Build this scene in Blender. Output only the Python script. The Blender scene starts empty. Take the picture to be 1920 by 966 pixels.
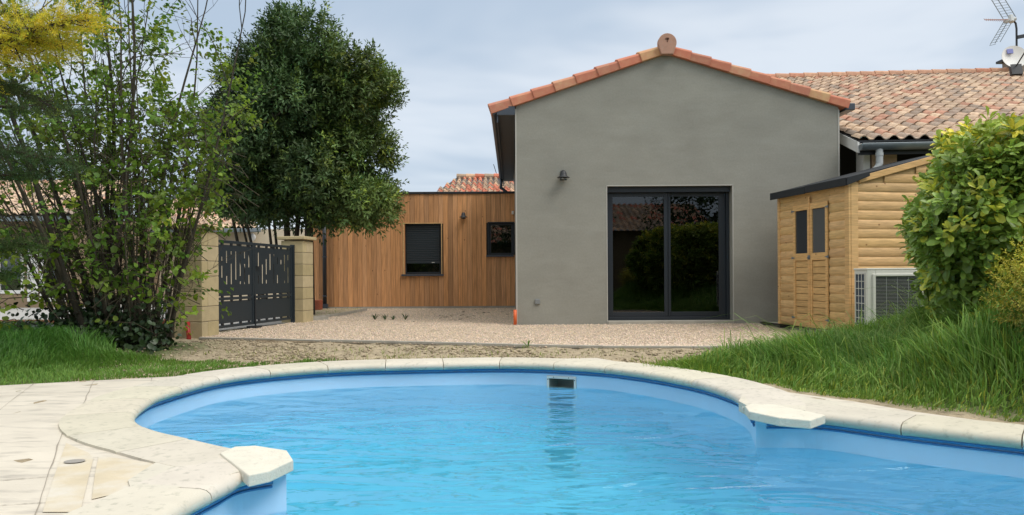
import bpy, bmesh, math, random
import numpy as np
from mathutils import Vector, Matrix, noise as mnoise
R = math.radians
rng = np.random.default_rng(7)
random.seed(7)
sc = bpy.context.scene
col = sc.collection

# ------------------------------------------------------------------ camera
CAMH = 0.78
F = 1397.0
ROLL = 0.0061
cam_d = bpy.data.cameras.new("camera")
cam_d.sensor_width = 36.0
cam_d.lens = 36.0 * F / 1920.0
cam_d.shift_y = 34.0 / 1920.0
cam_d.clip_start = 0.05
cam_d.clip_end = 3000.0
cam = bpy.data.objects.new("camera", cam_d)
cam.matrix_world = Matrix.Translation((0, 0, CAMH)) @ Matrix.Rotation(R(90), 4, 'X') @ Matrix.Rotation(-ROLL, 4, 'Z')
col.objects.link(cam)
sc.camera = cam

# ------------------------------------------------------------------ world (overcast sky) and sun
SUN_EL, SUN_AZ = R(52), R(125)
w = bpy.data.worlds.new("World")
sc.world = w
w.use_nodes = True
nt = w.node_tree
nt.nodes.clear()
def wn(t, **k):
    n = nt.nodes.new(t)
    for a, b in k.items():
        setattr(n, a, b)
    return n
sky = wn('ShaderNodeTexSky', sky_type='NISHITA', sun_disc=False, sun_elevation=SUN_EL, sun_rotation=SUN_AZ)
sky.air_density = 1.0; sky.dust_density = 2.0; sky.ozone_density = 1.5
tc = wn('ShaderNodeTexCoord')
sep = wn('ShaderNodeSeparateXYZ')
nt.links.new(tc.outputs['Generated'], sep.inputs[0])
zc = wn('ShaderNodeMath', operation='MAXIMUM'); zc.inputs[1].default_value = 0.0
nt.links.new(sep.outputs['Z'], zc.inputs[0])
za = wn('ShaderNodeMath', operation='ADD'); za.inputs[1].default_value = 0.22
nt.links.new(zc.outputs[0], za.inputs[0])
dx = wn('ShaderNodeMath', operation='DIVIDE'); dy = wn('ShaderNodeMath', operation='DIVIDE')
nt.links.new(sep.outputs['X'], dx.inputs[0]); nt.links.new(za.outputs[0], dx.inputs[1])
nt.links.new(sep.outputs['Y'], dy.inputs[0]); nt.links.new(za.outputs[0], dy.inputs[1])
comb = wn('ShaderNodeCombineXYZ')
nt.links.new(dx.outputs[0], comb.inputs['X']); nt.links.new(dy.outputs[0], comb.inputs['Y'])
cmap = wn('ShaderNodeMapping'); cmap.inputs['Scale'].default_value = (0.95, 1.2, 1); cmap.inputs['Rotation'].default_value = (0, 0, R(24)); cmap.inputs['Location'].default_value = (3.1, 1.7, 0)
nt.links.new(comb.outputs[0], cmap.inputs[0])
nz = wn('ShaderNodeTexNoise'); nz.inputs['Scale'].default_value = 1.15; nz.inputs['Detail'].default_value = 4; nz.inputs['Roughness'].default_value = 0.55; nz.inputs['Distortion'].default_value = 0.5
nt.links.new(cmap.outputs[0], nz.inputs['Vector'])
cr = wn('ShaderNodeValToRGB')
cr.color_ramp.interpolation = 'EASE'
cr.color_ramp.elements[0].position = 0.36; cr.color_ramp.elements[0].color = (0.41, 0.50, 0.61, 1)
cr.color_ramp.elements[1].position = 0.66; cr.color_ramp.elements[1].color = (0.64, 0.695, 0.76, 1)
nt.links.new(nz.outputs['Fac'], cr.inputs[0])
# an overcast sky is brightest overhead
ov = wn('ShaderNodeMapRange'); ov.inputs['From Min'].default_value = 0.35; ov.inputs['From Max'].default_value = 1.0; ov.inputs['To Min'].default_value = 1.0; ov.inputs['To Max'].default_value = 1.0; ov.inputs['To Min'].default_value = 0.0
nt.links.new(zc.outputs[0], ov.inputs['Value'])
cm = wn('ShaderNodeMix', data_type='RGBA', blend_type='MULTIPLY'); cm.inputs['Factor'].default_value = 1
ovm = wn('ShaderNodeMix', data_type='RGBA'); ovm.inputs['A'].default_value = (1, 1, 1, 1); ovm.inputs['B'].default_value = (2.75, 2.4, 2.0, 1)
nt.links.new(ov.outputs[0], ovm.inputs['Factor'])
nt.links.new(cr.outputs[0], cm.inputs['A']); nt.links.new(ovm.outputs['Result'], cm.inputs['B'])
sm = wn('ShaderNodeMix', data_type='RGBA', blend_type='MULTIPLY'); sm.inputs['Factor'].default_value = 1; sm.inputs['B'].default_value = (0.10, 0.10, 0.10, 1)
nt.links.new(sky.outputs[0], sm.inputs['A'])
mx = wn('ShaderNodeMix', data_type='RGBA'); mx.inputs['Factor'].default_value = 0.86
nt.links.new(sm.outputs['Result'], mx.inputs['A']); nt.links.new(cm.outputs['Result'], mx.inputs['B'])
bg = wn('ShaderNodeBackground'); bg.inputs['Strength'].default_value = 1.0
nt.links.new(mx.outputs['Result'], bg.inputs['Color'])
wo = wn('ShaderNodeOutputWorld')
nt.links.new(bg.outputs[0], wo.inputs['Surface'])

sun_d = bpy.data.lights.new("sun", 'SUN')
sun_d.energy = 1.5; sun_d.angle = R(28); sun_d.color = (1.0, 0.955, 0.9)
sun = bpy.data.objects.new("sun", sun_d)
sdir = Vector((math.sin(SUN_AZ) * math.cos(SUN_EL), math.cos(SUN_AZ) * math.cos(SUN_EL), math.sin(SUN_EL)))
sun.rotation_euler = sdir.to_track_quat('Z', 'Y').to_euler()
sun.location = (20, -20, 30)
col.objects.link(sun)

sc.view_settings.view_transform = 'Standard'
sc.view_settings.look = 'None'
sc.view_settings.gamma = 1.0
sc.view_settings.exposure = 0.36
sc.cycles.use_denoising = True
sc.cycles.adaptive_threshold = 0.004
sc.cycles.max_bounces = 8
sc.cycles.transparent_max_bounces = 12
sc.cycles.sample_clamp_indirect = 12.0

# ------------------------------------------------------------------ helpers
def G(px, py, z=0.0):
    """point of the place at height z that a spot of the survey picture shows"""
    dx_, dy_ = px - 960.0, py - 517.0
    u = dx_ - dy_ * ROLL
    v = dx_ * ROLL + dy_
    D = (CAMH - z) * F / v
    return (u / F * D, D)

def base_of(p):
    b = Vector((0, 0, 0))
    while p is not None:
        b += p.location
        p = p.parent
    return b

def tag(o, label=None, cat=None, group=None, kind=None):
    if label: o['label'] = label
    if cat: o['category'] = cat
    if group: o['group'] = group
    if kind: o['kind'] = kind
    return o

def empty(name, loc, label, cat, group=None):
    o = bpy.data.objects.new(name, None)
    o.location = loc
    o.empty_display_size = 0.2
    col.objects.link(o)
    return tag(o, label, cat, group)

def mk(name, V, Fs, mat, parent=None, tint=None, smooth=False, bevel=0):
    """verts in world metres -> one linked mesh object"""
    b = base_of(parent) if parent is not None else Vector((0, 0, 0))
    me = bpy.data.meshes.new(name)
    V = np.asarray(V, dtype=np.float64) - np.array(b)
    if isinstance(Fs, np.ndarray):
        k = Fs.shape[1]; n = len(Fs)
        me.vertices.add(len(V)); me.vertices.foreach_set('co', V.ravel())
        me.loops.add(n * k); me.loops.foreach_set('vertex_index', Fs.ravel().astype(np.int32))
        me.polygons.add(n); me.polygons.foreach_set('loop_start', np.arange(0, n * k, k, dtype=np.int32))
        me.polygons.foreach_set('loop_total', np.full(n, k, dtype=np.int32))
        me.update(calc_edges=True)
    else:
        me.from_pydata(V.tolist(), [], Fs)
        me.update()
    if tint is not None:
        t = np.asarray(tint, dtype=np.float32)
        a = me.color_attributes.new('tint', 'FLOAT_COLOR', 'POINT')
        c = np.ones((len(V), 4), dtype=np.float32); c[:, :3] = t
        a.data.foreach_set('color', c.ravel())
    if smooth:
        me.polygons.foreach_set('use_smooth', np.ones(len(me.polygons), dtype=bool))
    me.validate()
    me.materials.append(mat)
    o = bpy.data.objects.new(name, me)
    col.objects.link(o)
    if parent is not None: o.parent = parent
    if bevel:
        m = o.modifiers.new('bevel', 'BEVEL'); m.width = bevel; m.segments = 2; m.limit_method = 'ANGLE'; m.angle_limit = R(40)
    return o

class MB:
    def __init__(s): s.v, s.f, s.t, s.cut = [], [], [], []
    def add(s, vs, fs, tint=(1, 1, 1)):
        n = len(s.v); s.cut.append((n, len(s.f)))
        s.v += [tuple(p) for p in vs]
        s.f += [tuple(i + n for i in f) for f in fs]
        s.t += [tint] * len(vs)
        return s
    def obox(s, o, a, b, c, tint=(1, 1, 1)):
        o, a, b, c = map(Vector, (o, a, b, c))
        vs = [o, o + a, o + a + b, o + b, o + c, o + a + c, o + a + b + c, o + b + c]
        fs = [(0, 3, 2, 1), (4, 5, 6, 7), (0, 1, 5, 4), (1, 2, 6, 5), (2, 3, 7, 6), (3, 0, 4, 7)]
        if a.cross(b).dot(c) < 0: fs = [f[::-1] for f in fs]
        return s.add(vs, fs, tint)
    def box(s, x0, x1, y0, y1, z0, z1, tint=(1, 1, 1)):
        return s.obox((x0, y0, z0), (x1 - x0, 0, 0), (0, y1 - y0, 0), (0, 0, z1 - z0), tint)
    def prism(s, poly, ext, tint=(1, 1, 1)):
        n = len(poly); ext = Vector(ext)
        p = [Vector(q) for q in poly]
        nrm = Vector((0, 0, 0))
        for i in range(n):
            nrm += p[i].cross(p[(i + 1) % n])
        vs = p + [q + ext for q in p]
        fs = [tuple(range(n))[::-1], tuple(range(n, 2 * n))] + [(i, (i + 1) % n, n + (i + 1) % n, n + i) for i in range(n)]
        if nrm.dot(ext) < 0: fs = [f[::-1] for f in fs]
        return s.add(vs, fs, tint)
    def tube(s, pts, r, seg=8, tint=(1, 1, 1), caps=True):
        pts = [Vector(p) for p in pts]
        if not hasattr(r, '__len__'): r = [r] * len(pts)
        vs = []; n = len(pts)
        ref = Vector((0, 0, 1))
        for i, p in enumerate(pts):
            d = (pts[min(i + 1, n - 1)] - pts[max(i - 1, 0)]).normalized()
            if abs(d.dot(ref)) > 0.95: ref = Vector((1, 0, 0))
            a = d.cross(ref).normalized(); b = d.cross(a)
            for k in range(seg):
                t = 2 * math.pi * k / seg
                vs.append(p + (a * math.cos(t) + b * math.sin(t)) * r[i])
        fs = []
        for i in range(n - 1):
            for k in range(seg):
                k2 = (k + 1) % seg
                fs.append((i * seg + k, (i + 1) * seg + k, (i + 1) * seg + k2, i * seg + k2))
        if caps:
            fs.append(tuple(range(seg))); fs.append(tuple(range((n - 1) * seg, n * seg))[::-1])
        return s.add(vs, fs, tint)
    def lathe(s, prof, c, seg=20, tint=(1, 1, 1)):
        c = Vector(c); vs = []
        for r_, z in prof:
            for k in range(seg):
                t = 2 * math.pi * k / seg
                vs.append(c + Vector((r_ * math.cos(t), r_ * math.sin(t), z)))
        fs = []
        for i in range(len(prof) - 1):
            for k in range(seg):
                k2 = (k + 1) % seg
                fs.append((i * seg + k, i * seg + k2, (i + 1) * seg + k2, (i + 1) * seg + k))
        fs.append(tuple(range(seg))[::-1]); fs.append(tuple(range((len(prof) - 1) * seg, len(prof) * seg)))
        return s.add(vs, fs, tint)
    def build_each(s, name, mat, parent=None, smooth=False, bevel=0):
        out = []
        for k, (a, fa) in enumerate(s.cut):
            b, fb = s.cut[k + 1] if k + 1 < len(s.cut) else (len(s.v), len(s.f))
            out.append(mk(name, s.v[a:b], [tuple(i - a for i in f) for f in s.f[fa:fb]], mat, parent, s.t[a:b], smooth, bevel))
        return out
    def build(s, name, mat, parent=None, smooth=False, bevel=0):
        return mk(name, s.v, s.f, mat, parent, s.t, smooth, bevel)

# ------------------------------------------------------------------ materials
def material(name, base, rough=0.8, var=0.0, vscale=4.0, stretch=(1, 1, 1), bump=0.0, bscale=60.0, bstretch=(1, 1, 1),
             metal=0.0, tint=False, var_col=None, spot=None, spec=0.5, translucent=0.0, detail=5, bdist=0.01, coat=0.0, var2=None):
    m = bpy.data.materials.new(name); m.use_nodes = True
    t = m.node_tree; t.nodes.clear(); L = t.links.new
    def N(ty, **k):
        n = t.nodes.new(ty)
        for a, b in k.items(): setattr(n, a, b)
        return n
    out = N('ShaderNodeOutputMaterial'); p = N('ShaderNodeBsdfPrincipled')
    p.inputs['Roughness'].default_value = rough; p.inputs['Metallic'].default_value = metal
    p.inputs['Specular IOR Level'].default_value = spec
    p.inputs['Coat Weight'].default_value = coat
    tcn = N('ShaderNodeTexCoord')
    cur = N('ShaderNodeRGB'); cur.outputs[0].default_value = (*base, 1); c = cur.outputs[0]
    def noise_of(scale, st, det, off=0.0):
        mp = N('ShaderNodeMapping'); mp.inputs['Scale'].default_value = st; mp.inputs['Location'].default_value = (off, off * 1.3, off * .7)
        L(tcn.outputs['Object'], mp.inputs[0])
        n = N('ShaderNodeTexNoise'); n.inputs['Scale'].default_value = scale; n.inputs['Detail'].default_value = det; n.inputs['Roughness'].default_value = 0.6
        L(mp.outputs[0], n.inputs['Vector']); return n
    def mixin(c, fac, colr, lo=0.35, hi=0.65, blend='MIX', amount=1.0):
        mr = N('ShaderNodeMapRange'); mr.inputs['From Min'].default_value = lo; mr.inputs['From Max'].default_value = hi; mr.inputs['To Max'].default_value = amount
        L(fac, mr.inputs['Value'])
        mi = N('ShaderNodeMix', data_type='RGBA', blend_type=blend)
        L(mr.outputs[0], mi.inputs['Factor']); L(c, mi.inputs['A'])
        if hasattr(colr, 'is_linked'): L(colr, mi.inputs['B'])
        else: mi.inputs['B'].default_value = (*colr, 1)
        return mi.outputs['Result']
    if var_col is not None:
        n = noise_of(vscale, stretch, detail)
        c = mixin(c, n.outputs['Fac'], var_col)
    elif var:
        n = noise_of(vscale, stretch, detail)
        mr = N('ShaderNodeMapRange'); mr.inputs['From Min'].default_value = 0.25; mr.inputs['From Max'].default_value = 0.75
        mr.inputs['To Min'].default_value = 1 - var; mr.inputs['To Max'].default_value = 1 + var
        L(n.outputs['Fac'], mr.inputs['Value'])
        mi = N('ShaderNodeMix', data_type='RGBA', blend_type='MULTIPLY'); mi.inputs['Factor'].default_value = 1
        L(c, mi.inputs['A']); L(mr.outputs[0], mi.inputs['B']); c = mi.outputs['Result']
    if var2 is not None:   # (scale, stretch, colour, lo, hi, amount)
        n = noise_of(var2[0], var2[1], 4, 5.3)
        c = mixin(c, n.outputs['Fac'], var2[2], var2[3], var2[4], amount=var2[5])
    if spot is not None:   # (scale, colour, size)
        v = N('ShaderNodeTexVoronoi'); v.inputs['Scale'].default_value = spot[0]
        mp = N('ShaderNodeMapping'); mp.inputs['Scale'].default_value = spot[3] if len(spot) > 3 else (1, 1, 1)
        L(tcn.outputs['Object'], mp.inputs[0]); L(mp.outputs[0], v.inputs['Vector'])
        c = mixin(c, v.outputs['Distance'], spot[1], spot[2], spot[2] * 0.5, amount=0.85)
    if tint:
        at = N('ShaderNodeAttribute', attribute_name='tint')
        mi = N('ShaderNodeMix', data_type='RGBA', blend_type='MULTIPLY'); mi.inputs['Factor'].default_value = 1
        L(c, mi.inputs['A']); L(at.outputs['Color'], mi.inputs['B']); c = mi.outputs['Result']
    L(c, p.inputs['Base Color'])
    if bump:
        n = noise_of(bscale, bstretch, 6, 2.1)
        b = N('ShaderNodeBump'); b.inputs['Strength'].default_value = bump; b.inputs['Distance'].default_value = bdist
        L(n.outputs['Fac'], b.inputs['Height']); L(b.outputs[0], p.inputs['Normal'])
    if translucent:
        tr = N('ShaderNodeBsdfTranslucent'); L(c, tr.inputs['Color'])
        ms = N('ShaderNodeMixShader'); ms.inputs[0].default_value = translucent
        L(p.outputs[0], ms.inputs[1]); L(tr.outputs[0], ms.inputs[2]); L(ms.outputs[0], out.inputs['Surface'])
    else:
        L(p.outputs[0], out.inputs['Surface'])
    return m

def glass_material(name, tintc, back=None, ior=1.5, gloss_boost=1.0):
    m = bpy.data.materials.new(name); m.use_nodes = True
    t = m.node_tree; t.nodes.clear(); L = t.links.new
    out = t.nodes.new('ShaderNodeOutputMaterial')
    tr = t.nodes.new('ShaderNodeBsdfTransparent'); tr.inputs['Color'].default_value = (*tintc, 1)
    gl = t.nodes.new('ShaderNodeBsdfGlossy'); gl.inputs['Roughness'].default_value = 0.01; gl.inputs['Color'].default_value = (.9, .93, .95, 1)
    fr = t.nodes.new('ShaderNodeFresnel'); fr.inputs['IOR'].default_value = ior
    ms = t.nodes.new('ShaderNodeMixShader')
    L(fr.outputs[0], ms.inputs[0]); L(tr.outputs[0], ms.inputs[1]); L(gl.outputs[0], ms.inputs[2]); L(ms.outputs[0], out.inputs['Surface'])
    return m

MT = {}
MT['stucco'] = material('gray_render', (0.282, 0.277, 0.240), 0.92, var=0.12, vscale=1.3, stretch=(1, 1, 1.8), bump=0.55, bscale=130, bdist=0.006, spec=0.2,
                        var2=(3.0, (0.5, 1, 2.5), (0.335, 0.33, 0.29), 0.52, 0.75, 0.35))
_n = MT['stucco'].node_tree
_p = next(n for n in _n.nodes if n.type == 'BSDF_PRINCIPLED'); _src = _p.inputs['Base Color'].links[0].from_socket
_t = _n.nodes.new('ShaderNodeTexCoord'); _z = _n.nodes.new('ShaderNodeTexNoise'); _z.inputs['Scale'].default_value = 34; _z.inputs['Detail'].default_value = 8; _z.inputs['Roughness'].default_value = .8
_n.links.new(_t.outputs['Object'], _z.inputs['Vector'])
_m = _n.nodes.new('ShaderNodeMapRange'); _m.inputs['From Min'].default_value = .3; _m.inputs['From Max'].default_value = .7; _m.inputs['To Min'].default_value = .90; _m.inputs['To Max'].default_value = 1.10
_n.links.new(_z.outputs['Fac'], _m.inputs['Value'])
_x = _n.nodes.new('ShaderNodeMix'); _x.data_type = 'RGBA'; _x.blend_type = 'MULTIPLY'; _x.inputs['Factor'].default_value = 1
_n.links.new(_src, _x.inputs['A']); _n.links.new(_m.outputs[0], _x.inputs['B']); _n.links.new(_x.outputs['Result'], _p.inputs['Base Color'])
MT['bead'] = material('plaster_bead', (0.42, 0.41, 0.37), 0.8)
MT['concrete'] = material('concrete', (0.36, 0.34, 0.29), 0.9, var=0.2, vscale=6, bump=0.4, bscale=90)
MT['anthracite'] = material('anthracite_metal', (0.018, 0.024, 0.032), 0.38, spec=0.5)
MT['gate'] = material('gate_paint', (0.017, 0.026, 0.033), 0.5)
MT['roofmetal'] = material('eave_metal', (0.05, 0.062, 0.08), 0.4, var=0.1, vscale=3)
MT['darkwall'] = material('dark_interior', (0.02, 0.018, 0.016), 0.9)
MT['room'] = material('room_wall', (0.10, 0.10, 0.10), 0.9)
MT['zinc'] = material('zinc', (0.20, 0.23, 0.245), 0.42, metal=0.35, var=0.15, vscale=5)
MT['pvc'] = material('grey_pvc', (0.47, 0.49, 0.48), 0.45)
MT['white'] = material('white_paint', (0.72, 0.71, 0.67), 0.6, var=0.06, vscale=4)
MT['verge'] = material('verge_tile', (0.48, 0.19, 0.115), 0.75, tint=True, var2=(9, (1, 1, 1), (0.55, 0.33, 0.19), 0.45, 0.75, 0.6), bump=0.2, bscale=70)
MT['tile'] = material('roof_tile', (0.50, 0.375, 0.28), 0.85, tint=True, var=0.25, vscale=14, bump=0.3, bscale=60)
MT['cedar'] = material('cedar_cladding', (0.60, 0.305, 0.135), 0.7, tint=True, var=0.34, vscale=9, stretch=(4.5, 4.5, 0.22), bump=0.25, bscale=60, bstretch=(4, 4, .15), spec=0.3,
                       spot=(5.5, (0.13, 0.05, 0.02), 0.07, (1, 1, .5)))
MT['pine'] = material('pine_boards', (0.60, 0.39, 0.18), 0.62, tint=True, var=0.28, vscale=9, stretch=(0.6, .6, 6), bump=0.15, bscale=60, bstretch=(.3, .3, 4), spec=0.3,
                      spot=(5.5, (0.22, 0.10, 0.035), 0.10, (1, 1, 1.2)))
MT['felt'] = material('roofing_felt', (0.016, 0.019, 0.022), 0.85, bump=0.5, bscale=150)
MT['acpaint'] = material('ivory_enamel', (0.70, 0.69, 0.62), 0.45)
MT['dark'] = material('dark_metal', (0.02, 0.022, 0.025), 0.5)
MT['stone'] = material('pillar_block', (0.47, 0.385, 0.225), 0.9, tint=True, var=0.12, vscale=8, bump=0.5, bscale=80)
MT['mortar'] = material('mortar', (0.21, 0.18, 0.125), 0.95)
MT['deckstone'] = material('deck_paving', (0.62, 0.565, 0.47), 0.85, tint=True, var=0.10, vscale=2.0, bump=0.35, bscale=22, bstretch=(1, 2.5, 1), bdist=0.01,
                           var2=(5.5, (0.8, 3.2, 1), (0.29, 0.265, 0.23), 0.50, 0.76, 0.7))
MT['coping'] = material('coping_stone', (0.60, 0.56, 0.465), 0.85, tint=True, var=0.08, vscale=5, bump=0.35, bscale=120, bdist=0.004,
                        var2=(26, (1, 1, 1), (0.36, 0.35, 0.28), 0.55, 0.72, 0.7))
MT['cap'] = material('cap_stone', (0.68, 0.645, 0.54), 0.8, var=0.08, vscale=9, bump=0.4, bscale=80, var2=(30, (1, 1, 1), (0.48, 0.45, 0.37), 0.56, 0.72, 0.6))
MT['liner'] = material('pool_liner', (0.50, 0.715, 0.92), 0.42, var=0.05, vscale=2)
MT['liner_floor'] = material('pool_liner_floor', (0.135, 0.655, 0.88), 0.5, var=0.08, vscale=1.2)
MT['bead_blue'] = material('liner_bead', (0.045, 0.20, 0.45), 0.3)
MT['soil'] = material('soil', (0.42, 0.34, 0.225), 0.97, tint=True, var=0.3, vscale=7, bump=1.0, bscale=28, bdist=0.03,
                      var2=(24, (1, 1, 1), (0.16, 0.12, 0.07), 0.5, 0.72, 0.8))
MT['gravelbase'] = material('gravel_bed', (0.60, 0.48, 0.34), 0.95, var=0.15, vscale=3, bump=1.0, bscale=70, bdist=0.02, var2=(60, (1, 1, 1), (0.28, 0.21, 0.145), 0.48, 0.7, 0.8))
MT['pebble'] = material('pebble', (0.70, 0.56, 0.43), 0.85, tint=True)
MT['drive'] = material('driveway', (0.36, 0.35, 0.33), 0.9, var=0.15, vscale=4, bump=0.5, bscale=40)
MT['bark'] = material('bark', (0.060, 0.050, 0.037), 0.95, var=0.35, vscale=20, stretch=(1, 1, .25), bump=0.6, bscale=60, tint=True)
MT['cream'] = material('cream_wall', (0.60, 0.51, 0.37), 0.9, var=0.06, vscale=2)
MT['tan'] = material('tan_wall', (0.25, 0.18, 0.11), 0.9, var=0.1, vscale=2)
MT['terracotta'] = material('terracotta', (0.33, 0.09, 0.045), 0.8, var=0.15, vscale=8)
MT['pink'] = material('pink_block', (0.50, 0.36, 0.27), 0.9, var=0.1, vscale=5)
MT['orange'] = material('orange_duct', (0.70, 0.13, 0.03), 0.5)
MT['red'] = material('red_duct', (0.42, 0.035, 0.03), 0.5)
MT['window'] = glass_material('window_glass', (0.5, 0.55, 0.55), ior=1.7)
MT['doorglass'] = glass_material('door_glass', (0.35, 0.38, 0.40), ior=1.65)
def leafmat(name, base, tr=0.25, rough=0.5, spec=0.4):
    return material(name, base, rough, tint=True, translucent=tr, spec=spec)
MT['laurel'] = leafmat('laurel_leaf', (0.26, 0.33, 0.052), 0.28, 0.40, 0.5)
MT['oakleaf'] = leafmat('evergreen_leaf', (0.060, 0.110, 0.038), 0.15, 0.5, 0.35)
MT['hazel'] = leafmat('hazel_leaf', (0.135, 0.225, 0.030), 0.45, 0.5)
MT['grass'] = leafmat('grass_blade', (0.155, 0.29, 0.042), 0.35, 0.55)
MT['conifer'] = leafmat('conifer_needle', (0.05, 0.085, 0.02), 0.2, 0.6)
MT['gold'] = leafmat('golden_needle', (0.52, 0.45, 0.030), 0.35, 0.6)
MT['bgleaf'] = leafmat('far_leaf', (0.045, 0.08, 0.025), 0.2, 0.6)

# pool water: a real refracting surface with small ripples
def water_material():
    m = bpy.data.materials.new('pool_water'); m.use_nodes = True
    t = m.node_tree; t.nodes.clear(); L = t.links.new
    out = t.nodes.new('ShaderNodeOutputMaterial')
    g = t.nodes.new('ShaderNodeBsdfGlass'); g.inputs['IOR'].default_value = 1.333; g.inputs['Roughness'].default_value = 0.0
    g.inputs['Color'].default_value = (0.84, 0.98, 1.0, 1)
    tcn = t.nodes.new('ShaderNodeTexCoord')
    def nz(scale, st, det, dist, rotz=0.0):
        mp = t.nodes.new('ShaderNodeMapping'); mp.inputs['Scale'].default_value = st; mp.inputs['Rotation'].default_value = (0, 0, rotz)
        L(tcn.outputs['Object'], mp.inputs[0])
        n = t.nodes.new('ShaderNodeTexNoise'); n.inputs['Scale'].default_value = scale; n.inputs['Detail'].default_value = det; n.inputs['Distortion'].default_value = dist; n.inputs['Roughness'].default_value = .5
        L(mp.outputs[0], n.inputs['Vector']); return n
    n1 = nz(1.9, (0.6, 1.35, 1), 2.2, 1.0, 0.12); n2 = nz(7.5, (0.8, 1.3, 1), 2.0, 0.6, -0.2)
    # livelier water where the return jet stirs it
    sp = t.nodes.new('ShaderNodeMapping'); sp.inputs['Location'].default_value = (0.35 / 1.5, -5.3 / 1.3, 0); sp.inputs['Scale'].default_value = (1 / 1.5, 1 / 1.3, 0)
    L(tcn.outputs['Object'], sp.inputs[0])
    gr = t.nodes.new('ShaderNodeTexGradient'); gr.gradient_type = 'SPHERICAL'; L(sp.outputs[0], gr.inputs[0])
    amp = t.nodes.new('ShaderNodeMath'); amp.operation = 'MULTIPLY_ADD'; amp.inputs[1].default_value = 0.085; amp.inputs[2].default_value = 0.034
    L(gr.outputs['Fac'], amp.inputs[0])
    h2 = t.nodes.new('ShaderNodeMath'); h2.operation = 'MULTIPLY'; L(n2.outputs['Fac'], h2.inputs[0]); L(amp.outputs[0], h2.inputs[1])
    h1 = t.nodes.new('ShaderNodeMath'); h1.operation = 'MULTIPLY_ADD'; h1.inputs[1].default_value = 0.26; L(n1.outputs['Fac'], h1.inputs[0]); L(h2.outputs[0], h1.inputs[2])
    b = t.nodes.new('ShaderNodeBump'); b.inputs['Strength'].default_value = 1.0; b.inputs['Distance'].default_value = 1.0
    L(h1.outputs[0], b.inputs['Height']); L(b.outputs[0], g.inputs['Normal']); L(g.outputs[0], out.inputs['Surface'])
    return m
MT['water'] = water_material()

# ------------------------------------------------------------------ plan of the ground
def catmull(P, n=8, closed=False):
    P = [Vector(p) for p in P]; out = []
    m = len(P)
    for i in range(m if closed else m - 1):
        p0 = P[(i - 1) % m] if closed or i > 0 else P[0] * 2 - P[1]
        p1 = P[i]; p2 = P[(i + 1) % m]
        p3 = P[(i + 2) % m] if closed or i + 2 < m else P[-1] * 2 - P[-2]
        for k in range(n):
            t = k / n
            out.append(0.5 * ((2 * p1) + (p2 - p0) * t + (2 * p0 - 5 * p1 + 4 * p2 - p3) * t * t + (3 * p1 - p0 - 3 * p2 + p3) * t ** 3))
    if not closed: out.append(P[-1])
    return out
CL, CR = (-0.95, 3.12), (1.37, 4.20)
far_pts = [CL, (-1.33, 3.36), (-1.60, 3.56), (-1.84, 3.74), (-2.06, 3.97), (-2.22, 4.25)]
for q in [(262, 767), (300, 749), (400, 721), (500, 707), (640, 696.5), (800, 692), (960, 690), (1100, 695.5), (1200, 706), (1300, 724), (1360, 741), (1400, 760)]:
    far_pts.append(G(q[0], q[1], -0.05))
far_pts.append(CR)
near_pts = [CR, (1.55, 4.20), (1.76, 4.13), G(1700, 813, -.05), G(1920, 838, -.05), (2.95, 3.15), (3.2, 2.55), (3.25, 1.8), (3.0, 1.05), (2.5, .4), (1.8, -.05), (1.0, -.25), (.2, -.2),
            (-.45, .15), (-.92, .75), (-1.17, 1.45), (-1.23, 2.1), G(330, 968, -.05), G(400, 931, -.05), G(450, 906, -.05), CL]
farc = catmull([(a, b, 0) for a, b in far_pts], 14)
nearc = catmull([(a, b, 0) for a, b in near_pts], 14)
def resample(P, step):
    d = [0.0]
    for a, b in zip(P, P[1:]): d.append(d[-1] + (b - a).length)
    n = max(2, int(round(d[-1] / step))); out = []; j = 0
    for i in range(n + 1):
        s = d[-1] * i / n
        while j < len(d) - 2 and d[j + 1] < s: j += 1
        t = (s - d[j]) / max(1e-9, d[j + 1] - d[j])
        out.append(P[j].lerp(P[j + 1], min(1, t)))
    return out
farc = resample(farc, 0.03); nearc = resample(nearc, 0.03)
outline = farc[:-1] + nearc[:-1]
OX = np.array([p.x for p in outline]); OY = np.array([p.y for p in outline])
def inside(px, py, PX, PY):
    px = np.asarray(px, float); py = np.asarray(py, float); r = np.zeros(px.shape, bool)
    n = len(PX); j = n - 1
    for i in range(n):
        c = ((PY[i] > py) != (PY[j] > py)) & (px < (PX[j] - PX[i]) * (py - PY[i]) / (PY[j] - PY[i] + 1e-12) + PX[i])
        r ^= c; j = i
    return r
def dist_out(px, py):
    px = np.asarray(px, float); py = np.asarray(py, float); d = np.full(px.shape, 1e9)
    for i in range(0, len(OX), 3): d = np.minimum(d, (px - OX[i]) ** 2 + (py - OY[i]) ** 2)
    return np.sqrt(d)
def sst(x): x = np.clip(x, 0, 1); return x * x * (3 - 2 * x)
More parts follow.
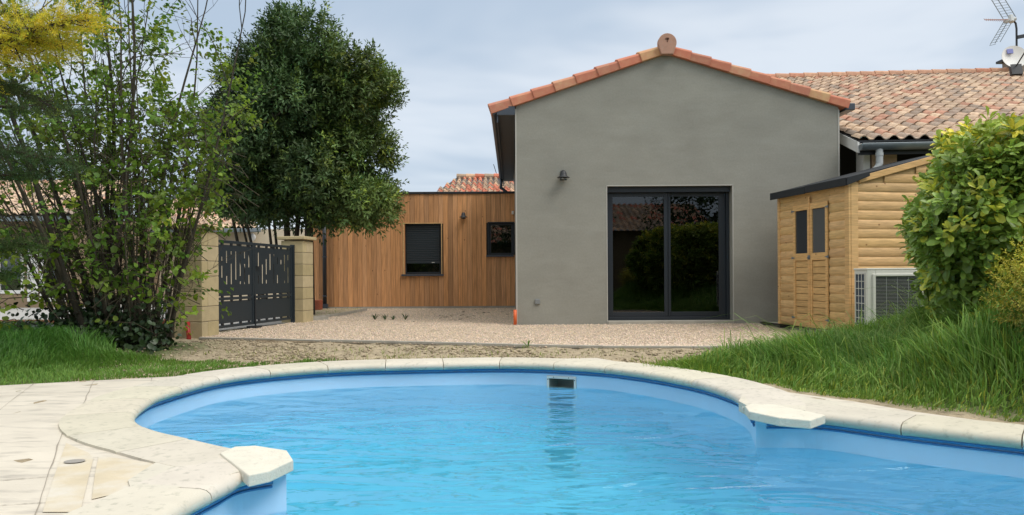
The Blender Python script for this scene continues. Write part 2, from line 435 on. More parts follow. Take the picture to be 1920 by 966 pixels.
# deck edges
DL = [G(-260, 742), G(0, 723), G(180, 713.5), G(345, 705), G(480, 696), G(560, 689)]
DR = [G(1246, 690), G(1400, 716), G(1478, 735), G(1600, 752), G(1720, 772), G(1920, 799), (3.4, 3.1), (4.0, 2.2)]
DRX = np.array([p[0] for p in DR]); DRY = np.array([p[1] for p in DR])
def beyond_right(x, y):      # distance outside the right deck edge
    nx, ny = 0.873, 0.489
    return (x - 1.32) * nx + (y - 6.15) * ny
def grass_right(x, y):
    e = np.interp(y, [3.0, 3.89, 4.31, 4.68, 5.0, 5.48, 6.3, 7.2, 8.1, 9.4, 12], [3.5, 2.70, 2.36, 2.16, 1.88, 1.75, 1.02, 1.75, 2.75, 4.0, 6.5])
    return x - e
def height(x, y):
    x = np.asarray(x, float); y = np.asarray(y, float)
    d = grass_right(x, y)
    b = 0.52 * sst((x - 2.1 - (y - 4.5) * .48) / 1.5) * sst((9.5 - y) / 2.0) * sst(d / .9)
    b += 0.10 * sst((x - 4.2) / 2) * sst((9.0 - y) / 1.5)
    l = 0.09 * sst((-3.3 - x) / 1.5) * sst((y - 5.7) / 1.5) * sst((9.4 - y) / 1.0)
    n = 0.010 * np.sin(7.1 * x + 2 * np.sin(3.3 * y)) * np.cos(5.7 * y + 1.1 * np.sin(6 * x)) + 0.006 * np.sin(17 * x + 3 * y) * np.sin(15 * y)
    return -0.012 + b + l + n

# ground sheet (fine near the camera, reaching the horizon)
xs = np.concatenate([[-1500, -300, -60, -20], np.arange(-10, 9.01, 0.09), [20, 60, 300, 1500]])
ys = np.concatenate([[-1500, -300, -60, -15], np.arange(-4, 12.01, 0.09), [20, 60, 300, 1500]])
GX, GY = np.meshgrid(xs, ys)
far_ = (GX < -9.9) | (GX > 8.9) | (GY < -3.9) | (GY > 11.9)
GZ = np.where(far_, -0.02, height(GX, GY))
GZ = GZ + np.where(far_, 0, rng.normal(0, 0.004, GX.shape))
gin = inside(GX, GY, OX, OY); gd = dist_out(GX, GY)
GZ = np.where((~far_) & (gd < .55) & (GX < 1.7), -0.05, GZ)
in_drive = (GX < -3.9) & (GY > 10.2)
ny_, nx_ = GX.shape
idx = np.arange(nx_ * ny_).reshape(ny_, nx_)
cx = (GX[:-1, :-1] + GX[1:, 1:]) / 2; cy = (GY[:-1, :-1] + GY[1:, 1:]) / 2
hole = inside(cx, cy, OX, OY) | (dist_out(cx, cy) < 0.10)
q = np.stack([idx[:-1, :-1], idx[:-1, 1:], idx[1:, 1:], idx[1:, :-1]], -1)[~hole]
green = np.clip(sst(grass_right(GX, GY) / .2) * sst((10.5 - GY) / 1) + sst((-3.2 - GX) / .6) * sst((9.6 - GY) / 1.2), 0, 1)
far_g = (GY > 30) | (np.abs(GX) > 15) | (GY < -4)
green = np.where(far_g, 1, green)
gt = (1 - green)[..., None] * np.array([1, 1, 1]) + green[..., None] * np.array([0.20, 0.36, 0.12])
g_ob = mk('ground', np.stack([GX, GY, GZ], -1).reshape(-1, 3), q, MT['soil'], tint=gt.reshape(-1, 3), smooth=True)
tag(g_ob, kind='structure')

# ------------------------------------------------------------------ swimming pool
pool = empty('swimming_pool', (0, 4.0, 0), 'blue lined swimming pool with two round lobes and pale rounded stone edging', 'swimming pool')
ZT, ZW, ZB = -0.05, -0.20, -1.25
SK = 0.43   # skimmer position
ski = min(range(len(farc)), key=lambda i: abs(farc[i].x - SK) + (0 if farc[i].y > 5 else 9))
rows = [ZT, -0.128, -0.245, ZB]
n = len(outline)
V = []; Fc = []
for z in rows:
    V += [(p.x, p.y, z) for p in outline]
for r_ in range(3):
    for i in range(n):
        if r_ == 1 and ski - 4 <= i <= ski + 3: continue
        j = (i + 1) % n
        Fc.append((r_ * n + i, (r_ + 1) * n + i, (r_ + 1) * n + j, r_ * n + j))
mk('liner_wall', V, Fc, MT['liner'], pool, smooth=False)
mk('pool_floor', [(p.x, p.y, ZB) for p in outline], [tuple(range(n))], MT['liner_floor'], pool)

def inward(P, i):
    a = P[max(0, i - 1)]; b = P[min(len(P) - 1, i + 1)]
    d = (b - a).normalized()
    return Vector((d.y, -d.x, 0))   # both curves run clockwise round their lobe: inside is on the right
# liner bead
for C in (farc, nearc):
    m = MB()
    for off, z, rr, sub in ((0.012, -0.062, 0.012, 0), (0.006, -0.086, 0.006, 1)):
        m.tube([C[i] + inward(C, i) * off + Vector((0, 0, z)) for i in range(2, len(C) - 2)], rr, 8)
    m.build('liner_bead', MT['bead_blue'], pool, smooth=True)
# rounded coping stones
def coping(C, i0, i1, wid, wid_of=None, every=0.5):
    per = int(round(every / 0.03)); k = i0
    while k < i1:
        e = min(i1, k + per)
        if i1 - e < per * .4: e = i1
        prof = [(-0.02, -0.055), (0.03, -0.055), (0.052, -0.044), (0.062, -0.024), (0.056, -0.006), (0.04, 0.006), (0.015, 0.012), (-0.04, 0.013)]
        tn = random.uniform(.93, 1.05); tn = (tn, tn * random.uniform(.98, 1.01), tn * random.uniform(.94, 1.02))
        ids = list(range(k, e + 1)); V = []; Fq = []
        for a, i in enumerate(ids):
            nn = inward(C, i); wd = wid_of(i) if wid_of else wid
            pp = prof + [(-wd, 0.012), (-wd, -0.06)]
            p = C[i].copy()
            if a == 0: p = C[i].lerp(C[i + 1], .10)
            if a == len(ids) - 1: p = C[i].lerp(C[i - 1], .10)
            sh = 0.003 if a in (0, len(ids) - 1) else 0
            for (o_, z_) in pp:
                V.append(p + nn * (o_ - sh) + Vector((0, 0, z_ - sh)))
        K = len(prof) + 2
        for a in range(len(ids) - 1):
            for b in range(K):
                b2 = (b + 1) % K
                Fq.append((a * K + b, a * K + b2, (a + 1) * K + b2, (a + 1) * K + b))
        Fq.append(tuple(range(K))[::-1]); Fq.append(tuple(range((len(ids) - 1) * K, len(ids) * K)))
        o = mk('coping_stone', V, Fq, MT['coping'], pool, tint=[tn] * len(V), smooth=True)
        md = o.modifiers.new('split', 'EDGE_SPLIT'); md.split_angle = R(50)
        k = e
def wfar(i):
    s = i / len(farc)
    return 0.30
coping(farc, 8, len(farc) - 8, .26, wfar)
coping(nearc, 9, len(nearc) - 5, .26)
# cap stones over the two points where the lobes meet
def cap(pts, name_label, th=0.048, top=0.022):
    m = MB(); c = Vector((sum(p[0] for p in pts) / len(pts), sum(p[1] for p in pts) / len(pts), 0))
    m.prism([(x, y, top - th) for x, y in pts], (0, 0, th))
    o = m.build('cap_stone', MT['cap'], pool, bevel=0.006); o['label'] = name_label
g2 = lambda x, y, z=0.022: G(x, y, z)
cap([g2(412, 849), g2(440, 837), g2(480, 835), g2(538, 844), g2(550, 862), g2(507, 882), g2(466, 891)], 'angular cream cap stone on the left point')
cap([g2(1396, 761), g2(1409, 757), g2(1452, 758), g2(1548, 778), g2(1520, 788), g2(1461, 783), g2(1404, 771)], 'angular cream cap stone on the right point')
# fill pieces behind the cap stones
m = MB()
for q in ([(300, 862), (330, 858), (415, 843), (470, 850), (478, 874), (430, 890), (330, 915), (250, 930), (240, 900)], [(1385, 752), (1400, 728), (1490, 742), (1600, 757), (1700, 775), (1640, 774), (1560, 771), (1500, 769), (1450, 764), (1400, 760)]):
    m.prism([(*G(a, b, .011), -.05) for a, b in q], (0, 0, .061))
m.build_each('paving_infill', MT['coping'], pool)
# skimmer
sk = Vector((farc[ski].x, farc[ski].y, 0)); tn_ = (farc[ski + 4] - farc[ski - 4]).normalized(); nn_ = inward(farc, ski)
m = MB()
hw = 0.121
A = farc[ski - 4]; B = farc[ski + 4]
mid = (A + B) / 2; hw = (B - A).length / 2
def fr(u0, u1, z0, z1, d0=-.004, d1=.014):
    m.obox(mid + tn_ * u0 + nn_ * d0 + Vector((0, 0, z0)), tn_ * (u1 - u0), nn_ * (d1 - d0), (0, 0, z1 - z0))
fr(-hw - .018, hw + .018, -0.132, -0.108); fr(-hw - .018, hw + .018, -0.27, -0.243); fr(-hw - .018, -hw + .004, -0.243, -0.132); fr(hw - .004, hw + .018, -0.243, -0.132)
skm = m.build('skimmer', MT['white'], pool, bevel=.004)
m = MB()
for u, z in ((-hw + .05, -.119), (hw - .05, -.119), (-hw - .006, -.14), (hw + .006, -.14)):
    fr_c = mid + tn_ * u + nn_ * .0155 + Vector((0, 0, z))
    m.tube([fr_c, fr_c + nn_ * .003], .004, 8)
m.build_each('screw', MT['dark'], skm)
m = MB()   # open throat behind the frame
def pan(o, a, b): m.add([o, o + a, o + a + b, o + b], [(0, 1, 2, 3)])
o0 = mid - tn_ * hw - nn_ * .003; U = tn_ * 2 * hw; Dp = nn_ * -.22; Zu = Vector((0, 0, .13))
base = o0 + Vector((0, 0, -.25))
pan(base, U, Dp); pan(base + Zu, U, Dp); pan(base, Dp, Zu); pan(base + U, Dp, Zu); pan(base + Dp, U, Zu)
m.build('skimmer_throat', material('skimmer_throat', (.42, .43, .38), .6), skm)
# water surface
cxy = np.array([[p.x, p.y] for p in outline])
wv = [(p.x - inx * 0, p.y, ZW) for p, inx in zip(outline, range(n))]
wat = mk('water', [(x, y, ZW) for x, y, _ in wv], [tuple(range(n))[::-1]], MT['water'])
tag(wat, kind='structure')

# ------------------------------------------------------------------ paved deck
def offset_curve(C, d):
    return [C[i] - inward(C, i) * d for i in range(len(C))]
fo = offset_curve(farc, .285); no = offset_curve(nearc, .245)
def slab(name, poly, z, mat, th=.08, tint=(1, 1, 1)):
    m = MB(); m.prism([(p[0], p[1], z - th) for p in poly], (0, 0, th), tint)
    return m.build(name, mat)
# left deck: outer edge, then back along the coping's outer edges
i1 = min(range(len(fo) // 2), key=lambda i: (fo[i] - Vector((*DL[-1], 0))).length)
left_in = [(p.x, p.y) for p in fo[14:i1:4]][::-1]
near_left = [(p.x, p.y) for p in no[int(len(no) * .62):len(no) - 12:5]][::-1]
polyL = [(-9, 4.4)] + DL + left_in + near_left + [(-2.0, -2.2), (-9, -2.2)]
dl = slab('pool_deck', polyL, 0.0, MT['deckstone']); tag(dl, kind='structure')
# right deck strip
i2 = max(range(len(fo)), key=lambda i: -(fo[i] - Vector((*G(1225, 689), 0))).length)
in_r = [(p.x, p.y) for p in fo[i2:len(fo) - 14:4]] + [(p.x, p.y) for p in no[18:int(len(no) * .30):5]]
polyR = in_r[:-0 or None] + [(4.2, 2.0)] + DR[::-1][1:] 
dr = slab('deck_strip', polyR, -0.002, MT['deckstone']); tag(dr, kind='structure')
# pointed slab behind the far coping
slp = slab('deck_slab', [G(985, 678), G(1020, 673.5), G(1118, 671.5), G(1150, 677), G(1185, 686), G(1100, 684)], 0.002, MT['deckstone']); tag(slp, kind='structure')
# joints and the tan repair patch on the left deck
m = MB()
def joint(a, b, wd=.006, z=.003):
    a = Vector((*G(*a), z)); b = Vector((*G(*b), z)); d = (b - a); nrm = Vector((-d.y, d.x, 0)).normalized() * wd / 2
    N_ = 12; pl = []
    for i in range(N_ + 1):
        p = a + d * i / N_ + nrm.normalized() * random.uniform(-.003, .003); k = random.uniform(.2, 1.1)
        pl.append((p - nrm * k, p + nrm * k))
    vs = [v for pr in pl for v in pr]
    m.add(vs, [(2 * i, 2 * i + 1, 2 * i + 3, 2 * i + 2) for i in range(N_)])
for a, b in (((63, 720), (-40, 800)), ((176, 714), (150, 772)), ((284, 708), (284, 727)), ((150, 772), (122, 800)), ((118, 808), (66, 966)), ((150, 774), (235, 764)), ((188, 836), (262, 822)),
             ((0, 902), (100, 894)), ((0, 949), (90, 943)), ((176, 944), (310, 938)), ((-30, 745), (150, 736))):
    joint(a, b)
j_ = m.build('deck_joint', material('joint_dirt', (.30, .265, .215), .95)); tag(j_, kind='structure')
m = MB()
def patch(px, z, tint=(1, 1, 1)):
    m.add([(*G(*p), z) for p in px], [tuple(range(len(px)))], tint)
patch([(124, 832), (165, 850), (175, 860), (150, 962), (80, 962), (100, 900)], .0035)
patch([(185, 856), (330, 875), (400, 884), (250, 920), (172, 938), (178, 890)], .0035)
pt_ = m.build('paving_patch', material('tan_paving', (.57, .49, .35), .9, var=.10, vscale=7, var2=(5, (1, 1, 1), (.62, .58, .50), .42, .66, .9), bump=.3, bscale=40)); tag(pt_, kind='structure')
m = MB()
def cover(px, py, a, b, rot=0.0, z=.008):
    c = Vector((*G(px, py), z)); m.add([c + Vector((a * math.cos(t) * math.cos(rot) - b * math.sin(t) * math.sin(rot), a * math.cos(t) * math.sin(rot) + b * math.sin(t) * math.cos(rot), 0)) for t in [i * math.pi / 10 for i in range(20)]], [tuple(range(20))])
cover(140, 868, .042, .034)
cv = m.build('drain_cover', material('drain_cover', (.30, .28, .25), .7)); tag(cv, 'small round grey drain cover set in the tan paving patch', 'drain cover')

# ------------------------------------------------------------------ gravel yard, kerb, driveway
kerb_px = [(372, 636), (480, 637.5), (600, 641), (780, 645), (960, 650), (1130, 653), (1300, 653.5), (1496, 652)]
kp = [G(*p) for p in kerb_px]
PL1, PL2 = (-4.05, 9.73), (-3.56, 12.7)     # pillars' inner front corners
gravel_poly = kp + [(3.45, 9.3), (3.9, 11.79), (.076, 11.79), (.076, 18.15), (-5.2, 18.15), (-3.9, 14.2), (-3.75, 12.9), (-4.15, 10.1)]
gv = slab('gravel_yard', gravel_poly, 0.0, MT['gravelbase'], .03); tag(gv, kind='structure')
m = MB()
for a, b in zip(kp, kp[1:]):
    a = Vector((*a, -.05)); b = Vector((*b, -.05)); d = (b - a).normalized(); s_ = Vector((-d.y, d.x, 0)) * .05
    m.obox(a + d * .002, (b - a) - d * .004, s_, (0, 0, .075 + random.uniform(-.004, .004)))
kb = m.build('kerb', MT['concrete'], bevel=.005); tag(kb, kind='structure')
m = MB()
for qs in ([(588, 599), (640, 592), (686, 583)], [(586, 601), (612, 600)]):
    qq = [Vector((*G(*p), -.03)) for p in qs]
    for a, b in zip(qq, qq[1:]): m.obox(a, b - a, (0.02, .08, 0), (0, 0, .09))
kb2 = m.build('planter_kerb', MT['concrete'], bevel=.005); tag(kb2, kind='structure')
pb = slab('planting_bed', [G(590, 598, .0), G(640, 591.5, 0), G(686, 583, 0), (-3.7, 18.1), (-5.1, 18.1)], .012, MT['soil'], .02); tag(pb, kind='structure')
# slab under the shed
sl = slab('shed_slab', [G(1436, 608), (3.85, 11.6), (6.6, 11.6), (6.6, 8.9), G(1592, 632), G(1546, 625)], .035, MT['concrete'], .06); tag(sl, kind='structure')
dv = slab('driveway', [(-30, 10.5), (-4.5, 10.3), (-3.8, 12.9), (-5.2, 18.15), (-5.2, 40), (-30, 40)], -0.001, MT['drive'], .01); tag(dv, kind='structure')

# loose stones
octv = np.array([[1, 0, 0], [-1, 0, 0], [0, 1, 0], [0, -1, 0], [0, 0, 1], [0, 0, -1], [.7, .7, .1], [-.7, .7, -.1]])
octf = np.array([[0, 2, 4], [2, 1, 4], [1, 3, 4], [3, 0, 4], [2, 0, 5], [1, 2, 5], [3, 1, 5], [0, 3, 5]])
def pebbles(name, pts, zfun, rmin, rmax, mat, tints, flat=.6):
    n_ = len(pts)
    ang = rng.uniform(0, 2 * np.pi, n_); s = rng.uniform(rmin, rmax, n_)
    sc_ = np.stack([s * rng.uniform(.8, 1.4, n_), s * rng.uniform(.6, 1, n_), s * flat * rng.uniform(.6, 1.2, n_)], -1)
    v = octv[None, :6] * sc_[:, None] * rng.uniform(.75, 1.25, (n_, 6, 3))
    ca, sa = np.cos(ang)[:, None], np.sin(ang)[:, None]
    x = v[..., 0] * ca - v[..., 1] * sa; y = v[..., 0] * sa + v[..., 1] * ca
    z = v[..., 2]; z = z + 0.4 * x * rng.uniform(-1, 1, (n_, 1))
    W = np.stack([x + pts[:, 0:1], y + pts[:, 1:2], z + (zfun(pts[:, 0], pts[:, 1]) + s * .25)[:, None]], -1)
    f = (octf[None] + (np.arange(n_) * 6)[:, None, None]).reshape(-1, 3)
    t = np.repeat(tints, 6, axis=0)
    return mk(name, W.reshape(-1, 3), f, mat, tint=t)
GPX = np.array([p[0] for p in gravel_poly]); GPY = np.array([p[1] for p in gravel_poly])
N_ = 90000
pts = np.stack([rng.uniform(-4.2, 4.0, N_), 8.1 + (18 - 8.1) * rng.uniform(0, 1, N_) ** 1.9], -1)
pts = pts[inside(pts[:, 0], pts[:, 1], GPX, GPY)][:46000]
tn = rng.uniform(.62, 1.18, (len(pts), 1)) * (np.array([1, 1, 1]) + rng.normal(0, .05, (len(pts), 3)) * [.6, .5, 1.2])
gs = pebbles('gravel', pts, lambda x, y: np.zeros_like(x), .006, .016, MT['pebble'], tn)
tag(gs, kind='stuff')
# clods and crumbs on the bare strip
def dirt_zone(x, y):
    return (~inside(x, y, OX, OY)) & (grass_right(x, y) < .15) & (x > -4.6)
pts = np.stack([rng.uniform(-4.6, 3.2, 26000), rng.uniform(6.2, 9.6, 26000)], -1)
ky = np.interp(pts[:, 0], [p[0] for p in kp], [p[1] for p in kp])
ok = (pts[:, 1] < ky - .03) & dirt_zone(pts[:, 0], pts[:, 1]) & (dist_out(pts[:, 0], pts[:, 1]) > .34) & (rng.uniform(0, 1, len(pts)) < .25 + .6 * (np.sin(pts[:, 0] * 3.1 + pts[:, 1] * 2) > 0))
pts = pts[ok][:3600]
tn = rng.uniform(.7, 1.3, (len(pts), 1)) * np.array([1, 1, 1])
cl = pebbles('soil_clods', pts, height, .005, .026, MT['soil'], tn, .5)
tag(cl, kind='stuff')

# ------------------------------------------------------------------ buildings
def wave_roof(name, o, u, s, width, length, pitch=.218, gauge=.36, amp=.045, mat=None, parent=None, trim=None, tintf=None, lift=.022):
    """interlocking canal tiles: u along the eave, s up the slope; one mesh"""
    u = Vector(u).normalized(); s = Vector(s).normalized(); nrm = u.cross(s).normalized()
    if nrm.z < 0: nrm = -nrm
    nc = int(round(width / pitch)); nr = int(math.ceil(length / gauge))
    K = 9; V = []; Fq = []; T = []
    prof = []
    for k in range(K):
        t = k / (K - 1)
        if t < .62: prof.append((t, math.sin(math.pi * t / .62) * 1.0))
        else: prof.append((t, -0.28 * math.sin(math.pi * (t - .62) / .38)))
    o = Vector(o)
    for r_ in range(nr):
        s0 = r_ * gauge; s1 = min(length, (r_ + 1) * gauge + .03)
        for c in range(nc):
            u0 = c * pitch + (0.0 if r_ % 2 == 0 else .012)
            if trim and not trim(u0 + pitch / 2, s0 + gauge / 2): continue
            t = tintf() if tintf else (1, 1, 1)
            j = random.uniform(-.006, .006); b = len(V)
            for (sv, up) in ((s0 + j, lift - .016), (s0 + j, lift), (s1, 0.0)):
                for (tu, h) in prof:
                    V.append(o + u * (u0 + tu * pitch * 1.02) + s * sv + nrm * (h * amp + up))
            for row in range(2):
                for k in range(K - 1):
                    a = b + row * K + k
                    Fq.append((a, a + 1, a + K + 1, a + K))
            T += [t] * (3 * K)
    return mk(name, [tuple(v) for v in V], Fq, mat or MT['tile'], parent, T)
def tint_main():
    r = random.random(); k = random.uniform(.8, 1.12)
    if r < .12: c = (1.05, .74, .66)
    elif r < .45: c = (1.25, 1.22, 1.12)
    elif r < .62: c = (.72, .74, .76)
    else: c = (1.0, .95, .9)
    return tuple(x * k for x in c)
def tint_old():
    r = random.random(); k = random.uniform(.7, 1.1)
    if r < .25: c = (1.15, .5, .38)
    elif r < .6: c = (.75, .72, .66)
    else: c = (1.1, .95, .8)
    return tuple(x * k for x in c)

# --- grey gable house
YW = 11.8; PPM = F / YW
X0, X1, XP = .076, 5.186, 2.458; ZL, ZR, ZP = 3.46, 3.42, 4.27
DX0, DX1, DZ0, DZ1 = 1.512, 3.500, .05, 2.190
YB = 20.0
house = empty('gable_house', (2.6, YW, 0), 'grey rendered gable house with a terracotta tiled verge and wide glass door', 'house')
m = MB()
m.prism([(X0, YW, -.3), (DX0, YW, -.3), (DX0, YW, DZ1), (DX1, YW, DZ1), (DX1, YW, -.3), (X1, YW, -.3), (X1, YW, ZR), (XP, YW, ZP), (X0, YW, ZL)], (0, .28, 0))
m.build('wall', MT['stucco'], house)
m = MB()
m.box(X0, X0 + .28, YW + .28, YB, -.3, ZL - .08); m.box(X1 - .28, X1, YW + .28, YB, -.3, ZR - .08)
m.prism([(X0 + .28, YB - .28, -.3), (X1 - .28, YB - .28, -.3), (X1 - .28, YB - .28, ZR - .1), (XP, YB - .28, ZP - .05), (X0 + .28, YB - .28, ZL - .1)], (0, .27, 0))
sw = m.build_each('side_wall', MT['stucco'], house)
m = MB()
m.box(X0 - .012, X0 + .010, YW - .006, YW + .02, 0, ZL - .04); m.box(X1 - .010, X1 + .012, YW - .006, YW + .02, 0, ZR - .04)
for a, b, c, d in ((DX0 - .012, DX0 + .003, 0, DZ1 + .004), (DX1 - .003, DX1 + .012, 0, DZ1 + .004)): m.box(a, b, YW - .005, YW + .01, c, d)
m.box(DX0 - .012, DX1 + .012, YW - .005, YW + .01, DZ1 - .003, DZ1 + .012)
m.build_each('corner_bead', MT['bead'], house)
m = MB(); m.box(DX0 + .004, DX1 - .004, YW - .05, YW + .28, -.05, DZ0)
m.build('door_sill', MT['concrete'], house, bevel=.004)
# dark room behind the glass
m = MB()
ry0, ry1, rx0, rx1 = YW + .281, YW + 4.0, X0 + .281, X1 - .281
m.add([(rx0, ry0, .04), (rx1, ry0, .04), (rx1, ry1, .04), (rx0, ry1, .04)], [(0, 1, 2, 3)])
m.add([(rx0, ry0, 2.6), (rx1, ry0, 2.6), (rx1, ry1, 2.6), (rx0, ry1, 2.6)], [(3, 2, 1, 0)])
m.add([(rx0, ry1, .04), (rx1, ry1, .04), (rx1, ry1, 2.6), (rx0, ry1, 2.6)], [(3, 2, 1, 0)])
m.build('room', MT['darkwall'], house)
# sliding door
door = mk('tmp', [(0, 0, 0)], [], MT['anthracite'])
bpy.data.objects.remove(door)
def rect_frame(m, x0, x1, y0, y1, z0, z1, t, tb=None, tt=None):
    tb = tb or t; tt = tt or t
    m.box(x0, x0 + t, y0, y1, z0, z1); m.box(x1 - t, x1, y0, y1, z0, z1)
    m.box(x0 + t, x1 - t, y0, y1, z0, z0 + tb); m.box(x0 + t, x1 - t, y0, y1, z1 - tt, z1)
m = MB(); yd = YW + .17
rect_frame(m, DX0 + .002, DX1 - .002, yd, yd + .11, DZ0 + .002, DZ1 - .002, .045, .05, .085)
m.box(DX0 + .003, DX1 - .003, YW + .10, yd - .001, DZ1 - .09, DZ1 - .003)
sd = m.build('sliding_door', MT['anthracite'], house, bevel=.003)
xm = (DX0 + DX1) / 2 - .02
m = MB(); rect_frame(m, DX0 + .048, xm + .03, yd + .02, yd + .05, DZ0 + .055, DZ1 - .09, .065, .075, .06)
m.box(xm + .034, xm + .05, yd - .004, yd + .02, DZ0 + .055, DZ1 - .09)
m.build('door_leaf', MT['anthracite'], sd, bevel=.003)
m = MB(); rect_frame(m, xm - .03, DX1 - .048, yd + .06, yd + .09, DZ0 + .055, DZ1 - .09, .11, .075, .06)
m.build('door_leaf', MT['anthracite'], sd, bevel=.003)
m = MB(); m.box(DX0 + .10, xm - .02, yd + .032, yd + .038, DZ0 + .12, DZ1 - .14); m.build('pane', MT['doorglass'], sd)
m = MB(); m.box(xm + .06, DX1 - .15, yd + .072, yd + .078, DZ0 + .12, DZ1 - .14); m.build('pane', MT['doorglass'], sd)
# roof slopes
OV = .05
slL = Vector((XP - X0, 0, ZP - ZL)).normalized(); slR = Vector((XP - X1, 0, ZP - ZR)).normalized()
oL = Vector((X0, YW + .1, ZL)) - slL * .36; oR = Vector((X1, YW + .1, ZR)) - slR * .10
lenL = (Vector((XP, 0, ZP)) - Vector((oL.x, 0, oL.z))).length; lenR = (Vector((XP, 0, ZP)) - Vector((oR.x, 0, oR.z))).length
m = MB()
for o_, s_, ln in ((oL, slL, lenL), (oR, slR, lenR)):
    nn = Vector((-s_.z, 0, s_.x)) if s_.x > 0 else Vector((s_.z, 0, -s_.x))
    m.obox(o_ + nn * .005 + Vector((0, -.06, 0)), s_ * (ln - .01), Vector((0, YB - YW, 0)), nn * .05)
m.build('roof_deck', MT['roofmetal'], house)
wave_roof('roof', oL + Vector((0, .05, .10)), (0, 1, 0), slL, YB - YW - .2, lenL, parent=house, tintf=tint_main)
wave_roof('roof', oR + Vector((0, .05, .10)), (0, 1, 0), slR, YB - YW - .2, lenR, parent=house, tintf=tint_main)
# verge tiles down each rake
def verge(P0, P1, count, mirror):
    P0 = Vector(P0); P1 = Vector(P1); d = P1 - P0; L_ = d.length; d.normalize()
    nn = Vector((-d.z, 0, d.x)); 
    if nn.z < 0: nn = -nn
    cols_ = [(1, .95, .95), (1.12, 1.25, 1.2), (1.08, .9, .85), (1.1, 1.0, .95), (.95, .82, .78), (1.15, 1.5, 1.25), (1.0, .88, .85), (.92, .85, .85)]
    m = MB(); st = L_ / count
    for i in range(count):
        a = P0 + d * (i * st - .03); b = P0 + d * ((i + 1) * st + .0)
        sec = lambda p, k, y: [p + nn * (-.005 * k) + Vector((0, y, 0)), p + nn * (.115 * k) + Vector((0, y, 0)), p + nn * (.145 * k) + Vector((0, y + .03, 0)), p + nn * (.185 * k) + Vector((0, y + .16, 0)), p + nn * (.185 * k) + Vector((0, y + .30, 0)), p + nn * (-.005 * k) + Vector((0, y + .30, 0))]
        A_ = sec(a, 1.06, YW - .075); B_ = sec(b, .93, YW - .055)
        n_ = len(A_)
        fs = [(k, (k + 1) % n_, n_ + (k + 1) % n_, n_ + k) for k in range(n_)] + [tuple(range(n_))[::-1], tuple(range(n_, 2 * n_))]
        c = cols_[(i * 3 + (2 if mirror else 0)) % 8]; k = random.uniform(.93, 1.07)
        m.add(A_ + B_, fs, tuple(x * k for x in c))
    return m.build('verge_tile_row', MT['verge'], house, bevel=.008)
verge((X0 - .36, 0, ZL - .115), (XP - .02, 0, ZP + .0), 8, False)
verge((X1 + .10, 0, ZR - .025), (XP + .02, 0, ZP + .0), 9, True)
# ridge end tile with its small stamped mark
m = MB()
arc = [(math.cos(t) * .145, math.sin(t) * .145) for t in [R(-12 + i * 204 / 16) for i in range(17)]]
zc_ = ZP + .150
poly = [(XP + a, YW - .13, zc_ + b) for a, b in arc] + [(XP - .095, YW - .13, ZP - .03), (XP + .095, YW - .13, ZP - .03)]
m.prism(poly, (0, .10, 0), (1.0, 1.25, 1.5))
rt = m.build('ridge_end_tile', material('ridge_terracotta', (.42, .235, .165), .8, var=.1, vscale=9, bump=.2, bscale=60), house, bevel=.006)
m = MB()
cm_ = Vector((XP, YW - .132, ZP + .195))
for ang, ln in ((90, .035), (50, .038), (130, .038), (15, .03), (165, .045), (270, .045)):
    d = Vector((math.cos(R(ang)), 0, math.sin(R(ang)))); pz = Vector((-d.z, 0, d.x))
    m.prism([cm_ - pz * .006, cm_ + pz * .006, cm_ + d * ln * .7 + pz * .008, cm_ + d * ln, cm_ + d * ln * .7 - pz * .008], (0, -.003, 0))
m.build('stamped_mark', material('mark_brown', (.12, .05, .03), .8), rt)
m = MB()
for k in range(20):
    y0 = YW + .08 + k * .4; tn = tint_main()
    ps = [(XP + math.cos(t) * .13, y0, ZP + .10 + math.sin(t) * .12) for t in [R(i * 18) for i in range(11)]]
    m.prism(ps, (0, .40, 0), tn)
m.build('ridge_tiles', MT['tile'], house)
# eave, soffit and gutter on the left
gx = X0 - .40
m = MB(); m.box(gx + .10, X0 - .014, YW - .035, YB, 3.315, 3.335); m.build('soffit', MT['roofmetal'], house)
m = MB(); m.box(gx + .10, gx + .12, YW - .035, YB, 3.20, 3.315); m.box(gx + .10, X0 - .014, YW - .060, YW - .037, 3.315, 3.45); m.build('fascia', MT['roofmetal'], house)
m = MB(); m.prism([(gx - .01, YW - .055, 3.46), (gx + .095, YW - .055, 3.46), (gx + .095, YW - .055, 3.345), (gx + .055, YW - .055, 3.32), (gx + .01, YW - .055, 3.345)], (0, YB - YW, 0)); m.build('gutter', MT['roofmetal'], house, bevel=.004)
m = MB(); m.tube([(gx + .05, YB - .3, 3.33), (gx + .05, YB - .3, 3.1), (X0 - .08, YB - .3, 2.9), (X0 - .08, YB - .3, 0)], .045, 10); m.build('downpipe', MT['roofmetal'], house, smooth=True)
m = MB(); m.box(X1 + .09, X1 + .24, YW - .06, YW + 1.2, 3.36, 3.47); m.build('gutter', MT['roofmetal'], house, bevel=.01)

